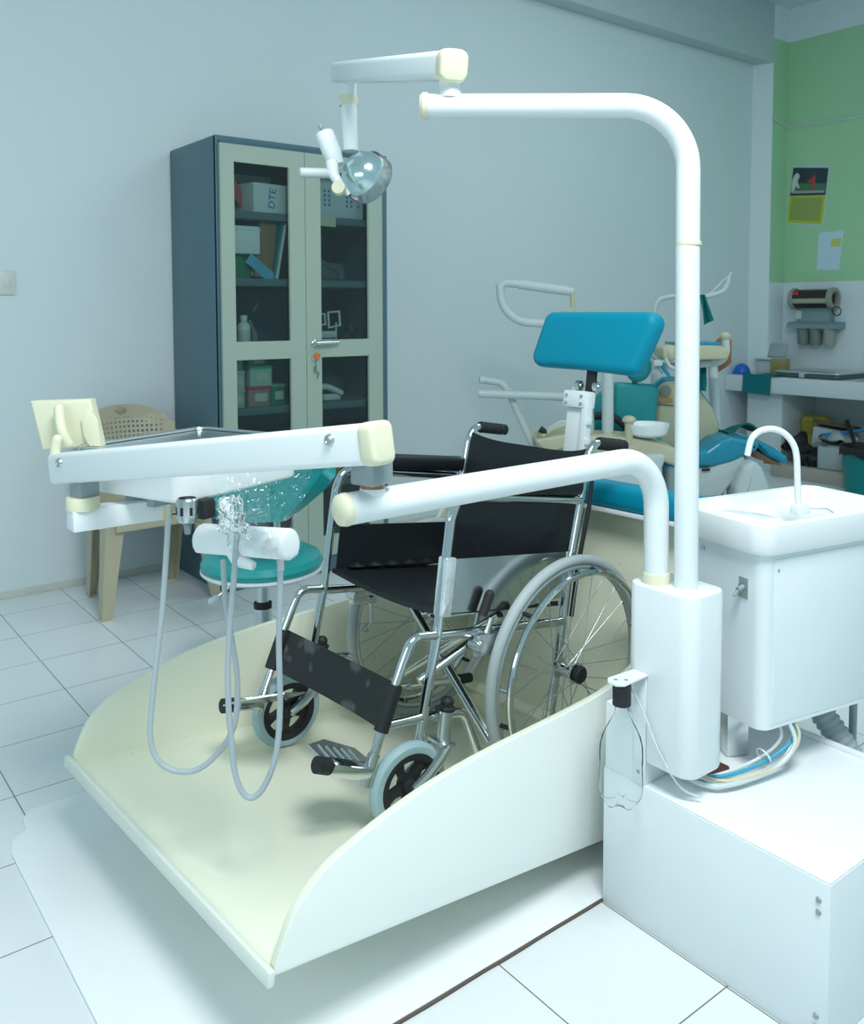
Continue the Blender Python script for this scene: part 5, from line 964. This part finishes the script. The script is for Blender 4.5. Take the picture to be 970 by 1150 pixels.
b = B(); b.lathe([(0, -0.035), (0.07, -0.034), (0.095, -0.02), (0.108, 0.018), (0.108, 0.028), (0.098, 0.022), (0.075, -0.008), (0, -0.016)], place(bc), 32); part('rinse_bowl', b, WHITE2, ua)
b = B(); b.lathe([(0.022, -0.10), (0.020, 0.0), (0.034, 0.008), (0.034, 0.018), (0.022, 0.032), (0, 0.037)], place(Vector((3.41, 2.838, 0.734))), 24); part('tap_column', b, BEIGEBG, ua)
b = B(); b.box(Vector((3.458, 2.968, 0.27)), (0.42, 0.30, 0.54), M=CY, bev=0.03, seg=3); part('floor_cabinet', b, GREYW, ua)
for y in (464, 470):
    pass
b = B(); b.lathe([(0.033, 0), (0.043, 0.0), (0.043, 0.025), (0.033, 0.03)], place(Vector((3.393, 2.958, 0.643))), 24); part('tube_collar', b, BEIGEBG, ua)
b = B(); b.tube([(2.959, 3.441, 0.861), (3.306, 3.169, 0.843)], 0.021, 14); a1_ = part('level_arm', b, GREYW, ua)
b = B(); b.tube([(3.009, 3.47, 0.926), (3.088, 3.408, 0.912), (3.115, 3.383, 0.861), (3.199, 3.297, 0.6), (3.217, 3.275, 0.499)], 0.0185, 14, fillet=0.06); part('slanted_arm', b, GREYW, ua)
b = B(); b.lathe([(0.013, 0.0), (0.019, 0.0), (0.019, 0.03), (0.013, 0.03), (0.013, 0.0)], place(Vector((2.985, 3.464, 0.927)), frame_from((0.852, -0.534, 0.042))), 20); so_ = part('open_socket', b, GREYW, ua)
b = B(); b.lathe([(0, 0.004), (0.0135, 0.004)], place(Vector((2.985, 3.464, 0.927)), frame_from((0.852, -0.534, 0.042))), 20); part('socket_hole', b, BLACKR, so_)
b = B(); b.cyl(Vector((3.217, 3.275, 0.499)), Vector((3.217, 3.275, 0.0)), 0.025, seg=16); part('arm_stand', b, GREYW, ua)
ht = thing('handpiece_tray', 'small cream tray of handpieces behind the wheelchair back', 'instrument tray', (3.181, 3.12, 0.604))
b = B(); slab(b, rp([(-0.105, 0.013), (0.11, 0.048), (0.114, -0.013), (-0.035, -0.044)], 0.01), (3.14, 3.092, 0.642), -0.1, 0.08, 0.01); part('tray', b, BEIGEBG, ht)
b = B(); b.tube([(3.183, 3.014, 0.73), (3.12, 3.061, 0.709), (3.071, 3.097, 0.67)], 0.012, 10, fillet=0.05); part('handpiece', b, BEIGEBG, ht)
b = B(); b.cyl((3.065, 3.104, 0.705), (3.092, 3.082, 0.683), 0.018, 0.012, seg=12); part('handpiece', b, BLACKR, ht)
b = B(); b.tube([(3.245, 3.043, 0.736), (3.185, 3.089, 0.727), (3.139, 3.122, 0.692)], 0.011, 10, fillet=0.05); part('handpiece', b, GREYW, ht)
for k, x in enumerate((597, 602)):
    b = B(); b.cyl(Vector((3.062, 3.156, 0.691))+Vector((0.02*k, -0.016*k, 0)), Vector((3.064, 3.153, 0.664))+Vector((0.02*k, -0.016*k, 0)), 0.008, seg=10); part('tool_tip', b, BEIGEBG, ht)
# --- teal treatment chair (left)
tc_ = thing('treatment_chair', 'teal treatment chair with oval headrest, left of the beige one in the background', 'dental chair', (4.021, 3.279, 0.0), None, 'treatment chairs in the background')
b = B(); slab(b, rp([(-0.116, 0.126), (0.116, 0.111), (0.121, 0.073), (0.102, -0.14), (-0.116, -0.14)], 0.025), (3.819, 3.143, 0.77), -0.05, 0.05, 0.02); part('backrest', b, TEALBG, tc_)
b = B(); slab(b, rp([(-0.079, 0.039), (0.01, 0.113), (0.069, 0.113), (0.069, -0.128), (-0.059, -0.128)], 0.02), (3.734, 3.296, 0.738), -0.05, 0.05, 0.02); part('side_cushion', b, TEALBG, tc_)
b = B(); b.sphere(Vector((3.807, 3.105, 0.971)), (0.066, 0.045, 0.078), M=CY @ Matrix.Rotation(0.5, 3, 'Y')); part('headrest', b, TEALBG, tc_)
b = B(); b.cyl((3.805, 3.128, 0.922), (3.823, 3.148, 0.871), 0.016, seg=12); part('headrest_stem', b, GREYM, tc_)
b = B(); b.tube(smooth_path([(3.536, 3.195, 0.723), (3.596, 3.149, 0.727), (3.64, 3.114, 0.708), (3.679, 3.08, 0.666)], 4), 0.021, 12); part('arm_loop', b, BLACKR, tc_)
b = B(); slab(b, rp([(-0.192, 0.038), (0.192, 0.048), (0.206, -0.038), (-0.192, -0.048)], 0.03), (3.748, 3.186, 0.591), -0.25, 0.15, 0.03); part('seat', b, TEALBG, tc_)
b = B(); b.box(Vector((3.843, 3.234, 0.25)), (0.3, 0.4, 0.50), M=CY, bev=0.04); part('pedestal', b, GREYW, tc_)
# --- beige backed treatment chair (right)
tb2 = thing('treatment_chair', 'beige-backed treatment chair with glossy blue seat, half behind the tall pole', 'dental chair', (4.361, 3.009, 0.0), None, 'treatment chairs in the background')
shell = rp([(-0.168, 0.143), (-0.123, 0.183), (-0.01, 0.188), (0.069, 0.119), (0.133, 0.035), (0.178, -0.074), (0.153, -0.133), (0.079, -0.173), (-0.158, -0.188), (-0.173, -0.025)], 0.06)
b = B(); slab(b, shell, (4.122, 3.03, 0.709), -0.01, 0.055, 0.02); shl = part('back_shell', b, BEIGEBG, tb2)
rim = rp([(-0.183, 0.153), (-0.128, 0.203), (0.0, 0.207), (0.084, 0.133), (0.148, 0.044), (0.198, -0.074), (0.173, -0.143), (0.089, -0.188), (-0.168, -0.203), (-0.188, -0.025)], 0.06)
b = B(); slab(b, rim, (4.122, 3.03, 0.709), -0.09, 0.0, 0.03); part('back_cushion', b, BLUEBG, tb2)
b = B(); b.lathe([(0, 0.003), (0.030, 0.003), (0.032, 0)], place(Vector((3.98, 3.062, 0.844)), frame_from((-0.614, -0.787, 0.061))), 24); part('round_emblem', b, simple('emblem_grey', (0.25, 0.29, 0.24), 0.5), shl)
b = B(); slab(b, [(-0.039, 0.015), (0.039, 0.01), (0.039, -0.015), (-0.039, -0.01)], (3.978, 3.059, 0.795), -0.002, 0.001); part('orange_lettering', b, simple('orange_print', (0.48, 0.25, 0.10), 0.5), shl)
b = B(); slab(b, [(-0.049, 0.005), (0.044, -0.005), (0.044, -0.011), (-0.049, -0.002)], (3.978, 3.058, 0.771), -0.002, 0.001); part('fine_lettering', b, simple('dark_print', (0.10, 0.12, 0.10), 0.5), shl)
seatB = rp([(-0.254, -0.014), (-0.043, 0.014), (0.024, 0.062), (0.096, 0.081), (0.206, 0.062), (0.254, 0.038), (0.225, 0.005), (0.096, -0.057), (-0.024, -0.081), (-0.254, -0.081)], 0.025)
b = B(); slab(b, seatB, (4.084, 2.855, 0.535), -0.30, 0.10, 0.03); part('seat', b, BLUEBG, tb2)
b = B(); slab(b, rp([(-0.099, 0.054), (-0.059, 0.064), (0.02, 0.025), (0.099, -0.03), (0.109, -0.059), (0.069, -0.069), (-0.015, -0.03)], 0.015), (4.457, 2.753, 0.511), -0.30, 0.08, 0.02); part('legrest', b, BLUEBG, tb2)
b = B(); slab(b, [(-0.083, 0.049), (-0.015, 0.01), (0.093, -0.054), (-0.044, -0.015), (-0.093, 0.02)], (4.399, 2.733, 0.49), -0.2, 0.06); part('legrest_underside', b, simple('brown_underside', (0.16, 0.10, 0.065), 0.7), tb2)
b = B(); slab(b, rp([(-0.215, 0.072), (0.0, 0.052), (0.21, 0.129), (0.191, 0.043), (0.076, -0.1), (-0.215, -0.119)], 0.02), (4.043, 2.851, 0.395), -0.25, 0.06, 0.02); part('seat_frame', b, GREYW, tb2)
b = B(); slab(b, [(-0.019, 0.005), (0.024, 0.007), (0.024, -0.005), (-0.019, -0.007)], (3.984, 2.799, 0.443), -0.01, 0.002); part('frame_slot', b, BLACKR, tb2)
b = B(); slab(b, rp([(-0.094, -0.07), (-0.094, 0.0), (-0.056, 0.103), (0.0, 0.145), (0.052, 0.098), (0.089, 0.0), (0.089, -0.141), (-0.094, -0.211)], 0.05), (4.165, 2.651, 0.363), -0.12, 0.05, 0.03, 4); part('rounded_foot', b, GREYW, tb2)
b = B(); b.box(Vector((4.135, 2.858, 0.12)), (0.60, 0.40, 0.24), M=CY, bev=0.03); part('pedestal', b, GREYM, tb2)
b = B(); b.surf(lambda u, v: tuple(Vector((4.258, 2.915, 0.6))+Vector((0.788, -0.615, -0.002))*(0.18*u)+Vector((0, 0, 0.012+0.05*max(0, math.sin(PI*(u*1.3-0.25)))*(0.5+0.5*v)))+Vector((-0.614, -0.787, 0.061))*(0.16*v)), 14, 6, 0.01)
solo('green_cloth', b, simple('dark_green_cloth', (0.0, 0.11, 0.10), 0.85), 'dark green cloth crumpled on the glossy blue chair seat', 'cloth', (4.288, 2.828, 0.607))
# --- delivery tray of the right unit, lamp tube, cloths
dt = thing('delivery_unit', 'beige delivery tray on a white elbow arm crossing behind the tall pole', 'delivery unit', (4.076, 2.83, 0.945))
b = B(); slab(b, rp([(-0.174, 0.028), (-0.075, 0.042), (0.113, 0.038), (0.164, 0.014), (0.169, -0.038), (-0.174, -0.042)], 0.02), (3.949, 2.875, 1.066), -0.12, 0.10, 0.012); tyb = part('tray_body', b, BEIGEBG, dt)
b = B(); slab(b, rp([(-0.131, 0.009), (0.094, 0.009), (0.127, -0.007), (-0.131, -0.007)], 0.006), (3.965, 2.865, 1.108), -0.11, 0.10, 0.003); part('blue_mat', b, BLUEBG, tyb)
b = B(); b.tube([(4.11, 2.78, 1.14), (4.11, 2.774, 1.064), (4.094, 2.783, 1.017), (4.052, 2.814, 1.003), (3.996, 2.858, 0.999)], 0.021, 14, fillet=0.06); b.tube([(4.053, 2.815, 1.018), (4.053, 2.808, 0.928)], 0.024, 14); b.tube([(4.013, 2.87, 0.998), (3.826, 3.015, 0.984)], 0.016, 12); part('elbow_arm', b, GREYW, dt)
b = B(); b.sphere((4.11, 2.781, 1.144), (0.030, 0.030, 0.024)); part('arm_knuckle', b, BEIGEBG, dt)
b = B(); b.tube([(4.422, 3.064, 0.896), (4.421, 3.046, 0.66), (4.423, 3.025, 0.404)], 0.03, 12); b.cyl(Vector((4.424, 3.025, 0.414)), Vector((4.424, 3.025, 0.0)), 0.035, seg=14); part('arm_column', b, GREYW, dt)
for k, (pts, m) in enumerate((([(3.718, 2.925, 1.029), (3.724, 2.917, 0.997), (3.745, 2.899, 0.961)], GREYM), ([(3.737, 2.91, 1.029), (3.749, 2.897, 0.983), (3.773, 2.875, 0.938)], BLUEBG), ([(3.742, 2.881, 1.035), (3.755, 2.868, 0.998), (3.78, 2.848, 0.98)], GREYW), ([(3.701, 2.94, 1.057), (3.722, 2.922, 1.029), (3.735, 2.909, 1.002)], GREYM))):
    b = B(); b.tube(pts, [0.007, 0.011, 0.008], 10, fillet=0.02); part('handpiece', b, m, dt)
b = B(); b.box(Vector((3.709, 2.905, 1.012)), (0.045, 0.03, 0.03), M=CY, bev=0.006); part('handpiece_rest', b, GREYW, dt)
b = B(); b.sphere(Vector((3.794, 2.893, 1.06)), (0.028, 0.028, 0.045)); part('small_cup', b, BEIGEBG, dt)
bl = thing('lamp_stand', 'thin pale bent lamp tube by the wall, right of the blue headrest', 'lamp stand', (4.889, 3.837, 0.0))
b = B(); b.tube([(4.273, 3.372, 0.907), (4.288, 3.39, 1.297), (4.315, 3.373, 1.35), (4.378, 3.325, 1.366), (4.545, 3.195, 1.365), (4.617, 3.141, 1.392), (4.64, 3.127, 1.444), (4.645, 3.126, 1.487)], 0.0150, 12, fillet=0.09); b.cyl(Vector((4.273, 3.372, 0.907)), Vector((4.273, 3.372, 0.0)), 0.02, seg=12); part('tube', b, GREYW, bl)
b = B(); b.tube([(4.545, 3.195, 1.371), (4.663, 3.114, 1.508)], 0.006, 8); part('thin_rod', b, GREYW, bl)
b = B(); b.surf(lambda u, v: tuple(Vector((4.491, 3.213, 1.376))+Vector((0.788, -0.615, -0.002))*(0.062*u*(0.35+0.65*v)+0.022*v)+Vector((0, 0, -0.18*v*(1-0.16*u)))+Vector((-0.614, -0.787, 0.061))*(0.012*math.sin(9*u+2*v))), 12, 8, 0.004)
solo('hung_cloth', b, TEALCLOTH, 'small teal cloth draped over the pale lamp tube right of the tall pole', 'cloth', (4.515, 3.193, 1.37))
b = B(); b.surf(lambda u, v: tuple(Vector((4.039, 2.899, 0.981))+Vector((0.788, -0.615, -0.002))*(0.045*u)+Vector((0, 0, -0.13*v))+Vector((-0.614, -0.787, 0.061))*(0.010*math.sin(7*u+3*v))), 8, 8, 0.004)
solo('arm_cloth', b, TEALCLOTH, 'narrow dark teal cloth hanging below the beige delivery tray', 'cloth', (4.058, 2.885, 0.981))
b = B(); slab(b, rp([(-0.053, 0.058), (-0.005, 0.102), (0.048, 0.077), (0.048, -0.048), (0.024, -0.068), (-0.034, -0.106), (-0.029, -0.063), (0.015, -0.034), (0.005, 0.048)], 0.008), (4.208, 2.862, 1.044), -0.008, 0.006, 0.002); solo('brown_card_strip', b, simple('orange_brown_card', (0.32, 0.13, 0.06), 0.6), 'torn orange-brown card behind the white elbow arm', 'card', (4.208, 2.862, 1.044))
b = B(); b.tube([(4.499, 2.778, 0.439), (4.566, 2.725, 0.429)], 0.014, 10); b.box(Vector((4.531, 2.753, 0.434)), (0.05, 0.04, 0.02), M=CY, bev=0.006); solo('orange_tube', b, simple('bright_orange', (0.55, 0.12, 0.03), 0.5), 'short orange tube below the end of the blue leg rest', 'tube', (4.531, 2.753, 0.434))
